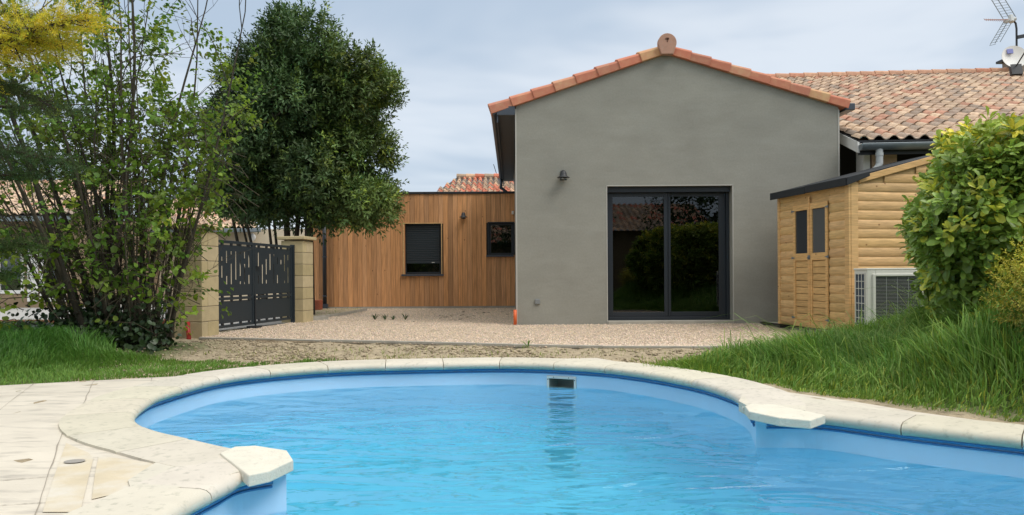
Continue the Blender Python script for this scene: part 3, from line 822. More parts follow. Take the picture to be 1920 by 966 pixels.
# --- wall lamps
def wall_lamp(x, y, z, label):
    t = empty('wall_lamp', (x, y, z), label, 'wall lamp', 'bell shaped wall lamps')
    m = MB(); m.lathe([(.001, .085), (.022, .083), (.030, .07), (.045, .055), (.052, .02), (.060, -.008), (.098, -.028), (.100, -.034), (.06, -.03), (.03, -.034)], (x, y - .11, z), 24)
    m.build('lamp_shade', MT['dark'], t, smooth=True)
    m = MB(); m.tube([(x, y - .001, z + .05), (x, y - .06, z + .06), (x, y - .11, z + .05)], .012, 8); m.lathe([(.04, 0), (.04, .001)], (x, y - .05, z + .05), 8)
    m.obox((x - .035, y - .016, z + .01), (.07, 0, 0), (0, .016, 0), (0, 0, .08)); m.build('bracket', MT['dark'], t)
    m = MB(); m.lathe([(.025, -.034), (.036, -.04), (.036, -.055), (.02, -.062)], (x, y - .11, z), 16)
    m.build('bulb', material('lamp_globe', (.5, .5, .48), .3), t, smooth=True)
    m = MB()
    for a in (45, 135, 225, 315):
        dx_, dy_ = math.cos(R(a)) * .055, math.sin(R(a)) * .055
        m.tube([(x + dx_, y - .11 + dy_, z - .03), (x + dx_, y - .11 + dy_, z - .065)], .004, 6)
    m.tube([(x + math.cos(t_) * .055, y - .11 + math.sin(t_) * .055, z - .065) for t_ in [i * math.pi / 8 for i in range(17)]], .006, 6)
    m.build('cage', MT['dark'], t)
wall_lamp(.815, YW, 2.345, 'small dark bell lamp on the grey rendered wall')
YA = 18.16
wall_lamp(-1.17, YA, 2.235, 'small dark bell lamp on the timber cladding beside the shuttered window')
m = MB(); m.box(.36, .44, YW - .03, YW - .001, .325, .405); o = m.build('outdoor_socket', material('socket_grey', (.20, .21, .21), .5), bevel=.008); tag(o, 'small grey outdoor socket low on the grey wall', 'socket')
m = MB(); m.box(.0, .05, YA - .08, YA - .001, 2.27, 2.35); o = m.build('motion_sensor', MT['white'], bevel=.008); tag(o, 'small white motion sensor on the timber wall by the grey corner', 'sensor')

# --- timber annex
annex = empty('timber_annex', (-2.4, YA, 0), 'low flat roofed annex clad in vertical brown timber boards', 'annex')
AX0, AX1, AZ1 = -4.93, .30, 2.78
wins = [(-2.63, -1.72, .83, 2.06), (-.565, .045, 1.285, 2.07)]
m = MB(); m.box(AX0 + .02, AX1, YA + .03, YA + 6, -.1, AZ1); 
m = MB(); x = AX0
bw = .1165
while x < AX1 - .02:
    x1 = min(x + bw, AX1); segs = [(.045, AZ1)]
    for (a, b, c, d) in wins:
        if x1 > a + .03 and x < b - .03:
            segs = [(s0, s1) for (p0, p1) in segs for (s0, s1) in ((p0, min(p1, c)), (max(p0, d), p1)) if s1 - s0 > .02]
    k = random.uniform(.80, 1.18); hue = random.uniform(-.07, .07)
    if random.random() < .12: k *= .82
    tn = (k * (1 + hue * .5), k, k * (1 - hue))
    dy_ = random.uniform(-.003, .003)
    for (s0, s1) in segs:
        m.box(x + .0022, x1 - .0028, YA - .002 + dy_, YA + .022, s0, s1, tn)
    x = x1
m.build('cladding', MT['cedar'], annex)
m = MB()
# backing wall with window openings
def wall_with_holes(m, x0, x1, z0, z1, y0, y1, holes):
    holes = sorted(holes); cx_ = x0
    for (a, b, c, d) in holes:
        if a > cx_: m.box(cx_, a, y0, y1, z0, z1)
        m.box(a, b, y0, y1, z0, c); m.box(a, b, y0, y1, d, z1); cx_ = b
    if cx_ < x1: m.box(cx_, x1, y0, y1, z0, z1)
wall_with_holes(m, AX0 + .01, AX1, .0, AZ1 - .01, YA + .024, YA + .20, wins)
m.box(AX0 + .01, AX0 + .2, YA + .21, YA + 5, 0, AZ1 - .01); m.box(AX0 + .01, AX1, YA + 5, YA + 5.2, 0, AZ1 - .01)
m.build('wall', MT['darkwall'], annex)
m = MB(); m.box(AX0 - .03, AX1, YA - .03, YA + 5.25, AZ1 + .002, AZ1 + .055); m.build('flat_roof', MT['dark'], annex, bevel=.004)
m = MB(); m.box(AX0, AX1, YA - .004, YA + .02, -.02, .043); m.build('plinth', MT['concrete'], annex)
for wi, (a, b, c, d) in enumerate(wins):
    m = MB(); 
    for z_ in (0,):
        m.box(a - .022, a, YA - .012, YA + .15, c, d + .02); m.box(b, b + .022, YA - .012, YA + .15, c, d + .02); m.box(a, b, YA - .012, YA + .15, d, d + .02)
    W_ = None
    m2 = MB(); rect_frame(m2, a + .001, b - .001, YA + .10, YA + .15, c + .001, d - .001, .055 if wi else .05, .05, .05)
    W_ = m2.build('window', MT['anthracite'], annex, bevel=.003)
    m.build_each('window_trim', MT['pine'] if wi == 0 else MT['anthracite'], W_)
    m = MB(); m.box(a + .05, b - .05, YA + .12, YA + .126, c + .05, d - .05); m.build('pane', MT['window'], W_)
    m = MB(); m.box(a - .06, b + (.06 if wi == 0 else -.0), YA - .06, YA + .09, c - .045, c - .002); m.build('window_sill', MT['roofmetal'], W_, bevel=.004)
    m = MB(); m.box(a + .04, b - .04, YA + .60, YA + .62, c, d); m.build('dark_backing', MT['darkwall'], W_)  # near-black sheet behind the pane, standing in for the unlit room
    if wi == 0:
        m = MB(); z_ = d - .05
        while z_ > c + .33:
            m.prism([(a + .052, YA + .085, z_), (a + .052, YA + .068, z_ - .012), (a + .052, YA + .072, z_ - .040), (a + .052, YA + .088, z_ - .043)], (b - a - .104, 0, 0)); z_ -= .0445
        m.box(a + .05, b - .05, YA + .07, YA + .09, z_ - .025, z_ - .002)
        m.build('roller_shutter', material('shutter_slats', (.028, .040, .05), .4), W_)
        m = MB(); m.box(b - .24, b - .17, YA + .060, YA + .068, z_ - .012, z_ + .002); m.build('label_tab', MT['white'], W_)
m = MB(); px_ = -4.55
m.tube([(px_, YA - .06, 2.55), (px_, YA - .06, .12)], .048, 12); 
dp = m.build('downpipe', MT['anthracite'], annex, smooth=True)
m = MB()
for z_ in (.30, 1.25, 2.1): m.tube([(px_, YA - .06, z_), (px_, YA - .06, z_ + .03)], .058, 12)
m.box(px_ - .075, px_ + .075, YA - .13, YA - .01, 0, .12)
m.build_each('pipe_collar', MT['roofmetal'], annex)

# --- big house on the right with the tiled roof
th = R(4.3)
mu = Vector((math.cos(th), -math.sin(th), 0)); mv = Vector((math.sin(th), math.cos(th), 0))
MO = Vector((5.33, 11.42, 2.83))
mh = empty('tiled_house', (9.5, 14, 0), 'wide house with a blended pink and tan tiled roof and zinc gutter behind the shed', 'house')
sl_ = Vector((0, 0, 1)) * (3.17 / 8.6)
ms = (mv + sl_).normalized(); mlen = math.hypot(8.6, 3.17)
wave_roof('roof', MO, mu, ms, 12.4, mlen, pitch=.2235, gauge=.32, parent=mh, tintf=tint_main, amp=.05)
m = MB()
m.obox(MO + Vector((0, 0, -.035)), mu * 12.4, ms * mlen, Vector((0, 0, .02)))
m.build('roof_boarding', MT['dark'], mh)
rid = MO + ms * mlen
# far slope
m = MB(); bs = (mv - sl_).normalized(); m.obox(rid + Vector((0, 0, -.02)), mu * 12.4, bs * mlen, Vector((0, 0, .05))); m.build('rear_roof', MT['tile'], mh)
m = MB(); k = 0; 
for i in range(34):
    a = rid + mu * (i * .365); tn = random.choice([(1.0, .62, .52), (.95, .7, .6), (1.05, .8, .68)])
    m.tube([a + Vector((0, 0, .02)), a + mu * .385 + Vector((0, 0, .02))], [.125, .105], 10, tn)
m.build('ridge_tiles', MT['tile'], mh)
m = MB()   # white barge board up the left rake and white soffit
a = MO + mu * -.02 + Vector((0, 0, -.20)); m.obox(a, mu * .03, ms * mlen, Vector((0, 0, .165)))
m.obox(MO + Vector((0, 0, -.06)) + mu * .02, mu * .30, ms * 1.5, Vector((0, 0, -.012)))
m.build('barge_board', MT['white'], mh)
m = MB(); gc = MO + Vector((0, 0, -.085)) - mv * .08
prof = [(math.cos(t) * .092, math.sin(t) * .092) for t in [R(180 + i * 15) for i in range(13)]]
prof2 = [(x_ * .9, z_ * .9) for x_, z_ in prof[::-1]]
pl = [gc + mv * x_ + Vector((0, 0, z_)) for x_, z_ in prof + prof2]
m.prism(pl, mu * 12.3)
m.prism([gc + mv * x_ + Vector((0, 0, z_)) - mu * .006 for x_, z_ in prof], mu * .005)
m.tube([gc - mv * .072, gc - mv * .072 + mu * 12.3], .010, 8)
m.build('gutter', MT['zinc'], mh)
m = MB(); m.obox(MO + Vector((0, 0, -.23)) + mu * .0 + mv * .012, mu * 12.3, mv * .025, Vector((0, 0, .19))); m.build('fascia', MT['dark'], mh)
m = MB(); o_ = gc + mu * .27
m.tube([o_ + Vector((0, 0, -.06)), o_ + Vector((0, 0, -.30)), o_ + Vector((0, 0, -.36)) - mu * .03, o_ + Vector((0, 0, -.50)) - mu * .17, o_ + Vector((0, 0, -.56)) - mu * .20, o_ + Vector((0, 0, -.74)) - mu * .21], [.052, .052, .052, .05, .055, .055], 14)
m.tube([o_ + Vector((0, 0, -.13)), o_ + Vector((0, 0, -.18))], .058, 14)
m.build('downpipe', MT['pvc'], mh, smooth=False)
m = MB()
wx = MO + mv * 4.2; m.obox(Vector((wx.x, wx.y, 0)) + mu * .0, mu * 12.3, mv * .2, Vector((0, 0, 3.7)))
m.obox(Vector((MO.x, MO.y, 0)) + mu * 6.2 + mv * .6, mu * 6, mv * .2, Vector((0, 0, 2.78)))
m.obox(Vector((MO.x, MO.y, 0)) + mu * .02 + mv * 2.3, mu * .1, mv * 6.0, Vector((0, 0, 3.3)))
m.build_each('wall', MT['darkwall'], mh)
m = MB(); m.obox(Vector((MO.x, MO.y, 0)) + mu * .33 + mv * .35, mu * .38, mv * .38, Vector((0, 0, 2.80))); m.build('pillar', MT['pink'], mh)
m = MB(); m.obox(Vector((MO.x, MO.y, 0)) + mu * .20 + mv * .35, mu * .10, mv * .3, Vector((0, 0, 2.80))); m.build('pipe_boxing', MT['white'], mh)
# chimney
chx, chy = 13.47, 19.1
m = MB(); m.box(chx - .48, chx + .5, chy, chy + .6, 4.9, 6.32, (1, 1, 1)); ch = m.build('chimney', material('chimney_render', (.25, .22, .18), .9, var=.15, vscale=5), mh, bevel=.01)
m = MB(); m.box(chx - .58, chx + .6, chy - .1, chy + .7, 6.32, 6.38); m.build('chimney_cap', MT['dark'], ch)
# dish and aerial
ds = empty('satellite_dish', (12.5, 18.6, 5.4), 'round white satellite dish in front of the chimney', 'satellite dish')
c = Vector((12.52, 18.55, 6.12)); ax = Vector((-.22, -1, .35)).normalized(); e1 = ax.cross(Vector((0, 0, 1))).normalized(); e2 = e1.cross(ax)
V = []; Fq = []
for r_ in range(6):
    for k in range(28):
        t = 2 * math.pi * k / 28; q = r_ / 5
        V.append(c + (e1 * math.cos(t) * .285 + e2 * math.sin(t) * .315) * q + ax * (.07 * q * q))
for r_ in range(5):
    for k in range(28):
        k2 = (k + 1) % 28; Fq.append((r_ * 28 + k, r_ * 28 + k2, (r_ + 1) * 28 + k2, (r_ + 1) * 28 + k))
V2 = [v - ax * .012 for v in V]; nv = len(V); Fq2 = [tuple(i + nv for i in f[::-1]) for f in Fq]
o = mk('reflector', V + V2, Fq + Fq2, MT['white'], ds, smooth=True)
m = MB(); q0 = c + ax * .045 + e2 * .10 + e1 * .015
m.prism([q0, q0 + e1 * .13, q0 + e1 * .13 + e2 * .12, q0 + e2 * .12], ax * .03); m.build('sticker', material('sticker_blue', (.16, .18, .42), .6), ds)
m = MB(); f0 = c - e2 * .27 + ax * .08; m.tube([f0, c + ax * .45 - e2 * .05 + e1 * -.12], .016, 8); m.tube([c + ax * .42 - e2 * .05 + e1 * -.12, c + ax * .50 - e2 * .03 + e1 * -.12], .045, 10); m.build('feed_arm', MT['dark'], ds)
m = MB(); m.obox(c - e2 * .50 - ax * .05 - e1 * .12, e1 * .24, ax * .12, e2 * .28); m.tube([c - e2 * .4, c - e2 * .85 + ax * -.1], .03, 8); m.build('mount', MT['dark'], ds)
ta = empty('tv_aerial', (12.87, 18.95, 5.5), 'metal television aerial on a bent mast above the chimney', 'aerial')
m = MB(); m.tube([(12.87, 18.95, 5.4), (12.87, 18.95, 6.98), (12.85, 18.95, 7.12), (12.75, 18.93, 7.21)], .024, 8); m.obox((12.87, 18.9, 6.72), (.5, .05, .10), (0, .08, 0), (0, 0, .08)); m.build('mast', MT['dark'], ta)
m = MB(); hb = Vector((12.63, 18.9, 7.17)); m.tube([hb + Vector((.15, 0, .03)), Vector((11.90, 18.7, 7.13))], .011, 6)
for k in range(9):
    p = hb.lerp(Vector((11.90, 18.7, 7.13)), .25 + k * .09); m.tube([p + Vector((0, -.06, -.045)), p + Vector((0, .06, .05))], .006, 5)
m.build('boom', material('aerial_boom', (.35, .2, .17), .5), ta)
m = MB()
for sgn in (1, -1):
    d1 = Vector((-.36, 0, .60 * sgn)); w1 = Vector((.52, .35, .1 if sgn > 0 else .28))
    w1 = Vector((.50, .25, .14)) if sgn > 0 else Vector((.46, .3, .16))
    o_ = hb + Vector((-.12, 0, .03 * sgn))
    for q in (0, .45, .95): m.tube([o_ + w1 * q, o_ + w1 * q + (d1 * (1 if sgn > 0 else .95))], .010, 5)
    for q in [i / 9 for i in range(10)]: m.tube([o_ + d1 * q, o_ + d1 * q + w1 * (.95 if sgn > 0 else .6 + .3 * (1 - q))], .006, 5)
m.build('reflector_grid', MT['zinc'], ta)
m = MB(); m.tube([hb + Vector((-.1, 0, -.02)), hb + Vector((.18, 0, .05))], .05, 10); m.tube([hb + Vector((.05, -.05, -.05)), hb + Vector((.07, .02, .13))], .06, 10); m.build('dipole_box', MT['pvc'], ta)

# --- old roof beyond the annex
fh = empty('distant_house', (-1.2, 27, 0), 'distant house with an old red tiled roof rising over the annex', 'house')
D_ = 26.0
xa, xb = (806 - 960) / F * D_, (1010 - 960) / F * D_
ze = CAMH + (517 - 368) * D_ / F
s_ = Vector((0, 1, .36)).normalized()
rl = 3.0
wave_roof('roof', (xa, D_, ze), (1, 0, 0), s_, xb - xa, rl, pitch=.20, gauge=.33, parent=fh, tintf=tint_old, trim=lambda u_, v_: u_ > v_ * .25, amp=.06)
m = MB(); m.prism([(xa, D_ + .05, ze - .05), (xb, D_ + .05, ze - .05), (xb, D_ + rl * .94, ze + rl * .33), (xa + .75, D_ + rl * .94, ze + rl * .33)], (0, 0, .04)); m.build('roof_boarding', MT['dark'], fh)
m = MB()
tp = Vector((xa + .75, D_, ze)) + s_ * rl - Vector((0, 0, 0))
for i in range(8): m.tube([tp + Vector((i * .36, 0, .05)), tp + Vector((i * .36 + .38, 0, .05))], [.12, .10], 9, tint_old())
m.build('ridge_tiles', MT['tile'], fh)
m = MB(); m.box(xa + .3, xb, D_ + .4, D_ + .6, 0, ze + .1); m.box(xa + .3, xb, D_ + 3, D_ + 3.2, 0, ze + .1); m.build_each('wall', MT['cream'], fh)
m = MB(); m.tube([(xb - 1.4 - .05, D_ + 2.9, ze + 1.0), (xb - 1.62, D_ + 2.9, ze + 1.55)], .015, 6); m.build('aerial', MT['dark'], fh)

# --- cream bungalow behind the gate
bh = empty('cream_bungalow', (-9.5, 26, 0), 'cream bungalow with pinkish hipped tile roof and zinc gutter behind the gate', 'house')
D_ = 24.0; xa, xb = (235 - 960) / F * D_, (500 - 960) / F * D_; ze = CAMH + (517 - 424) * D_ / F
s_ = Vector((0, 1, .36)).normalized(); rl = 5.2
xh = (487 - 960) / F * D_
wave_roof('roof', (xa, D_, ze), (1, 0, 0), s_, xh - xa + .1, rl, pitch=.2, gauge=.33, parent=bh, tintf=tint_main, trim=lambda u_, v_: u_ < (xh - xa) - v_ * .62, amp=.055)
m = MB(); m.prism([(xa, D_ + .02, ze - .04), (xh, D_ + .02, ze - .04), (xh - rl * .6, D_ + rl * .93, ze + rl * .33), (xa, D_ + rl * .93, ze + rl * .33)], (0, 0, .03)); m.build('roof_boarding', MT['dark'], bh)
m = MB(); m.box(xa, (603 - 960) / F * D_, D_ + .5, D_ + .7, 0, ze - .02); m.box((595 - 960) / F * D_, (603 - 960) / F * D_, D_ + .7, D_ + 6, 0, ze - .02); m.build_each('wall', MT['cream'], bh)
m = MB(); m.box(xa, xh + .05, D_ - .12, D_ + .02, ze - .15, ze - .03); m.build('gutter', MT['zinc'], bh, bevel=.02)
m = MB(); m.lathe([(.001, .13), (.07, .11), (.12, .04), (.12, -.04), (.07, -.11), (.001, -.13)], ((467 - 960) / F * D_, D_ + .3, ze - .30), 14); m.build('globe_lamp', MT['white'], bh, smooth=True)

# --- house at the far left, seen through the branches
lh = empty('tan_house', (-14, 21, 0), 'tan walled house with tiled roof and pale framed window seen through the branches', 'house')
D_ = 20.0; X = lambda p: (p - 960) / F * D_; Zp = lambda p: CAMH + (517 - p) * D_ / F
m = MB(); wall_with_holes(m, X(-330), X(150), 0, Zp(398), D_, D_ + .25, [(X(-6), X(46), Zp(545), Zp(462)), (X(75), X(125), Zp(560), Zp(462))])
m.box(X(150) - .25, X(150), D_ + .25, D_ + 6, 0, Zp(398)); m.box(X(-330), X(150), D_ + 5, D_ + 5.2, 0, Zp(398))
m.build('wall', MT['tan'], lh)
wave_roof('roof', (X(-330), D_ - .5, Zp(400)), (1, 0, 0), Vector((0, 1, .34)), X(155) - X(-330), 4.4, pitch=.2, gauge=.33, parent=lh, tintf=tint_main)
m = MB(); m.prism([(X(-330), D_ - .48, Zp(400) - .04), (X(155), D_ - .48, Zp(400) - .04), (X(155), D_ + 3.6, Zp(400) + 1.32), (X(-330), D_ + 3.6, Zp(400) + 1.32)], (0, 0, .03)); m.build('roof_boarding', MT['dark'], lh)
m = MB(); m.box(X(-330), X(155), D_ - .62, D_ - .5, Zp(404) - .12, Zp(404)); m.build('gutter', MT['zinc'], lh)
for (a, b) in ((-6, 46), (75, 125)):
    m = MB(); rect_frame(m, X(a), X(b), D_ - .02, D_ + .08, Zp(545 if a < 0 else 560), Zp(462), .09)
    W_ = m.build('window', MT['white'], lh, bevel=.005)
    m = MB(); m.box(X(a) + .09, X(b) - .09, D_ + .03, D_ + .04, Zp(545 if a < 0 else 560) + .09, Zp(462) - .09); m.build('pane', MT['window'], W_)
m = MB(); m.box(X(52), X(72), D_ - .03, D_ - .005, Zp(560), Zp(458)); m.build('shutter', MT['white'], lh)

# --- house behind the photographer (it shows in the glass door)
rh = empty('rear_house', (0, -14, 0), 'house with brown tiled roof mirrored in the glass door', 'house')
m = MB(); m.box(-9, 9, -16, -13, 0, 3.0); m.build('wall', MT['tan'], rh)
wave_roof('roof', (-10, -12.6, 2.95), (1, 0, 0), Vector((0, -1, .36)), 20, 5.2, pitch=.3, gauge=.5, parent=rh, tintf=tint_old, amp=.06)

# ------------------------------------------------------------------ gate pillars and gate
ga = Vector((PL2[0] - PL1[0], PL2[1] - PL1[1], 0)).normalized(); gp = Vector((-ga.y, ga.x, 0))   # along, and away to the left
def pillar(p, label, nb=7, top=1.42):
    p = Vector((*p, 0)); t = empty('gate_pillar', tuple(p + ga * .2 + gp * .2), label, 'pillar', 'stone gate pillars')
    W_ = .40; h = .2
    m = MB()
    m.obox(p + ga * .006 + gp * .006 + Vector((0, 0, -.1)), ga * (W_ - .012), gp * (W_ - .012), (0, 0, top + .08)); m.build('core', MT['mortar'], t)
    m = MB()
    for i in range(nb):
        z0 = i * h + .002; z1 = min(top, (i + 1) * h) - .006; z0 = max(z0, -.05) if i else -.05
        k = random.uniform(.88, 1.1); ofs = .26 if i % 2 else .14
        def tn(): 
            q = k * random.uniform(.93, 1.07); return (q, q, q * random.uniform(.92, 1.04))
        g_ = .003
        if i % 2: parts_ = [((0, ofs), (0, 1))]
        # two stones per course, split alternately along each axis
        if i % 2 == 0:
            m.obox(p + Vector((0, 0, z0)), ga * (ofs - g_), gp * W_, (0, 0, z1 - z0), tn())
            m.obox(p + ga * (ofs + g_) + Vector((0, 0, z0)), ga * (W_ - ofs - g_), gp * W_, (0, 0, z1 - z0), tn())
        else:
            m.obox(p + Vector((0, 0, z0)), ga * W_, gp * (ofs - g_), (0, 0, z1 - z0), tn())
            m.obox(p + gp * (ofs + g_) + Vector((0, 0, z0)), ga * W_, gp * (W_ - ofs - g_), (0, 0, z1 - z0), tn())
    m.build('blocks', MT['stone'], t, bevel=.006)
    m = MB(); m.obox(p - ga * .05 - gp * .05 + Vector((0, 0, top)), ga * (W_ + .1), gp * (W_ + .1), (0, 0, .055), (1.05, 1.05, 1)); m.build('capstone', MT['stone'], t, bevel=.01)
pillar(PL1, 'pale block gate pillar nearest the pool, half behind the tall shrub')
pillar(PL2, 'pale block gate pillar beside the timber annex')
gate = empty('double_gate', tuple(Vector((*PL1, 0)) + gp * .2 + ga * 1.7), 'dark grey metal double gate with cut out vertical slots', 'gate')
g0 = Vector((*PL1, 0)) + gp * .2 + ga * .405; gl = (Vector((*PL2, 0)) - Vector((*PL1, 0))).length - .42
lw = gl / 2
slots = [  # fractions of the slotted band, measured from the top
 [(0, .1), (.5, 1)], [(0, .55)], [(.18, .3), (.45, .8)], [(0, .36), (.75, 1)], [(0, .1), (.38, 1)], [(0, .86)], [(0, .08), (.24, .75), (.92, 1)], [(0, .2), (.38, 1)], [(0, .48), (.72, 1)]]
slots2 = [[(0, .45), (.74, 1)], [(.38, 1)], [(.2, .7), (.88, 1)], [(.02, .55)], [(.02, .1), (.35, 1)], [(.12, .35), (.72, 1)], [(.2, .35)], [(.02, .58), (.92, 1)], [(.02, .2), (.46, 1)]]
for li in range(2):
    a = g0 + ga * (li * lw + (.012 if li == 0 else .006)); wL = lw - .018
    m = MB(); th_ = .035
    def gb(u0, u1, z0, z1, d0=0, d1=None, mm=None):
        (mm or m).obox(a + ga * u0 - gp * d1 if False else a + ga * u0 + gp * (d0 - .0175) + Vector((0, 0, z0)), ga * (u1 - u0), gp * ((d1 if d1 is not None else th_) - d0), (0, 0, z1 - z0))
    gb(0, .045, .06, 1.31); gb(wL - .045, wL, .06, 1.31); gb(.045, wL - .045, 1.27, 1.31); gb(.045, wL - .045, .06, .10); gb(.045, wL - .045, .455, .495)
    leaf = m.build('gate_leaf', MT['gate'], gate, bevel=.003)
    m = MB(); u0, u1 = .047, wL - .047; zt, zb = 1.245, .515; bt, bb = 1.16, .68; npan = 9
    sp_ = (u1 - u0 - .06) / npan; sw_ = .030
    pl_ = (.010, .014)
    gb(u0, u1, bt, zt, *pl_); gb(u0, u1, zb, bb, *pl_)
    cur = u0
    for ci, sl in enumerate((slots, slots2)[li]):
        cxx = u0 + .03 + sp_ * (ci + .5)
        gb(cur, cxx - sw_ / 2, bb, bt, *pl_); prev = 0
        for (s0, s1) in sl:
            if s0 > prev: gb(cxx - sw_ / 2, cxx + sw_ / 2, bt - (bt - bb) * s0, bt - (bt - bb) * prev, *pl_)
            prev = s1
        if prev < 1: gb(cxx - sw_ / 2, cxx + sw_ / 2, bb, bt - (bt - bb) * prev, *pl_)
        cur = cxx + sw_ / 2
    gb(cur, u1, bb, bt, *pl_)
    m.build('slotted_panel', MT['gate'], leaf)
    m = MB(); gb(u0, u1, .125, .44, *pl_); m.build('lower_panel', MT['gate'], leaf)
    m = MB()
    for z in (.112, .447, .505, 1.258):
        for k in range(5): gb(u0 + .08 + k * (u1 - u0 - .2) / 4, u0 + .12 + k * (u1 - u0 - .2) / 4, z - .015, z + .015, -.004, .022)
    m.build_each('clip', MT['dark'], leaf)
m = MB(); p = g0 + ga * lw - gp * .03; m.tube([p + Vector((0, 0, .02)), p + Vector((0, 0, .5))], .012, 8); m.obox(p - ga * .09 - gp * .06 + Vector((0, 0, .0)), ga * .18, gp * .16, (0, 0, .035)); m.build('drop_bolt', MT['dark'], gate)
m = MB(); p = g0 + ga * (lw + .03) - gp * .03; m.obox(p + Vector((0, 0, .93)), ga * .14, gp * -.02, (0, 0, .02)); m.build('handle', MT['dark'], gate)
m = MB(); p = g0 + ga * (gl - .015) - gp * .02; m.obox(p + Vector((0, 0, 0)) - gp * .03, ga * .05, gp * .07, (0, 0, 1.33)); m.build('gate_post', MT['gate'], gate, bevel=.003)
# low wall with terracotta capping
lw_ = empty('low_wall', (-7.5, 10.0, 0), 'low block wall with red brick capping left of the shrub', 'wall')
wa = Vector((*PL1, 0)) + gp * .42 + ga * .1
m = MB(); m.obox(wa + Vector((0, 0, -.1)), Vector((-7.5, .35, 0)), Vector((0, .2, 0)), (0, 0, .27)); m.build('blockwork', MT['mortar'], lw_)
m = MB()
for k in range(33): m.obox(wa + Vector((-.225 * (k + 1), .0105 * k - .03, .172)), Vector((.218, 0, 0)), Vector((0, .26, 0)), (0, 0, .045), (random.uniform(.8, 1.15),) * 3)
m.build('capping', MT['terracotta'], lw_, bevel=.006)
m = MB(); q = G(590, 577); m.obox((-5.05, 17.2, 0), (.6, 0, 0), (0, .3, 0), (0, 0, .24)); b1 = m.build('brick_step', MT['terracotta'], bevel=.01); tag(b1, 'small red brick step between the far pillar and the timber wall', 'step')
# buried duct ends
m = MB(); a = Vector((*G(352, 634), 0)); m.tube([a + Vector((.02, 0, -.05)), a + Vector((-.02, .05, .12)), a + Vector((-.04, .10, .19))], .028, 12)
o = m.build('red_duct', MT['red'], smooth=True); tag(o, 'red corrugated duct end leaning by the near gate pillar', 'duct')
m = MB(); a2 = Vector((*G(966, 609.5), 0)); m.tube([a2, a2 + Vector((0, .0, .24))], .027, 12)
o = m.build('orange_duct', MT['orange'], smooth=True); tag(o, 'orange duct end standing at the left corner of the grey wall', 'duct')

# ------------------------------------------------------------------ garden shed
S1 = Vector((4.27, 9.42, .045)); S0 = Vector((3.965, 11.02, .045))
sd_ = (S0 - S1).normalized(); sr = Vector((-sd_.y, sd_.x, 0)) * -1   # sd_: away along the door side, sr: to the right
SL = (S0 - S1).length; SW = 1.75; HL, HR = 1.88, 2.33
shed = empty('garden_shed', tuple(S1 + sd_ * .8 + sr * .8), 'pale pine garden shed with rounded boards and black felt roof', 'shed')
def logboards(m, o, d, nrm, z0f, z1f, u0, u1, bh=.118, seed=1):
    """half round boards stacked in height, on a wall running along d, bulging to nrm"""
    z = 0.0; o = Vector(o); d = Vector(d); nrm = Vector(nrm)
    rnd = random.Random(seed)
    K = 6
    while z < 2.5:
        za, zb_ = z, z + bh
        if za >= z0f and za < z1f:
            zb2 = min(zb_, z1f); k = rnd.uniform(.88, 1.10); tn = (k, k * rnd.uniform(.97, 1.02), k * rnd.uniform(.90, 1.04))
            vs = []
            for uu in (u0, u1):
                for i in range(K + 1):
                    t = i / K; hh = za + (zb2 - za) * t
                    vs.append(o + d * uu + nrm * (.006 + .014 * math.sin(math.pi * min(1, max(0, t))) ** .6) + Vector((0, 0, hh)))
            fs = [(i, i + 1, K + 2 + i, K + 1 + i) for i in range(K)]
            m.add(vs, fs, tn)
            # ends and back
        z += bh
lf = -sr
m = MB()
# door side: end panels and the board above the doors, and the near wall to the right
du0, du1 = .40, 1.22      # door opening measured from the near corner
dzt = 1.70
logboards(m, S1, sd_, lf, 0, HL, .05, du0, seed=3); logboards(m, S1, sd_, lf, 0, HL, du1, SL - .04, seed=4)
m.obox(S1 + sd_ * du0 + lf * .003 + Vector((0, 0, dzt)), sd_ * (du1 - du0), lf * .012, (0, 0, HL - dzt), (1.0, .97, .9))
V_ = len(m.v)
z = 0; rnd = random.Random(9)
while z < HR:
    za, zb_ = z, z + .118; ke = rnd.uniform(.9, 1.1); tn = (ke, ke * rnd.uniform(.97, 1.02), ke * rnd.uniform(.9, 1.02))
    ustart = .07
    if zb_ > HL: ustart = max(.07, (zb_ - HL) / (HR - HL) * SW)
    if ustart < SW - .1:
        vs = []; K = 6
        for uu in (ustart, SW):
            for i in range(K + 1):
                t = i / K; vs.append(S1 + sr * uu - sd_ * (.006 + .014 * math.sin(math.pi * t) ** .6) + Vector((0, 0, za + .118 * t)))
        m.add(vs, [(i, K + 1 + i, K + 2 + i, i + 1) for i in range(K)], tn)
    z += .118
m.build('wall_boards', MT['pine'], shed, smooth=False)
m = MB()   # solid body
m.prism([S1 + Vector((0, 0, 0)), S1 + sr * SW, S1 + sr * SW + Vector((0, 0, HR - .01)), S1 + Vector((0, 0, HL - .01))], sd_ * SL, (.8, .8, .75)); m.build('wall', MT['pine'], shed)
m = MB()
def post(o, a, b, z0, z1, tn=(1.03, 1, .95)): m.obox(o + Vector((0, 0, z0)), a, b, (0, 0, z1 - z0), tn)
post(S1 + lf * .034 - sd_ * .036, sd_ * .085, lf * -.03, -.03, HL + .005); post(S1 + lf * .003 - sd_ * .041, sr * .10, sd_ * .038, -.01, HL + .01)
post(S0 + lf * .030 - sd_ * .04, sd_ * .055, lf * -.028, 0, HL + .02)
m.prism([S1 - sd_ * .045 + sr * .12 + Vector((0, 0, HL + .02 - .02)), S1 - sd_ * .045 + sr * (SW + .1) + Vector((0, 0, HR + .02)), S1 - sd_ * .045 + sr * (SW + .1) + Vector((0, 0, HR + .10)), S1 - sd_ * .045 + sr * .12 + Vector((0, 0, HL + .08))], sd_ * .03, (1.08, 1.02, .92))
m.build_each('corner_trim', MT['pine'], shed, bevel=.004)
m = MB()
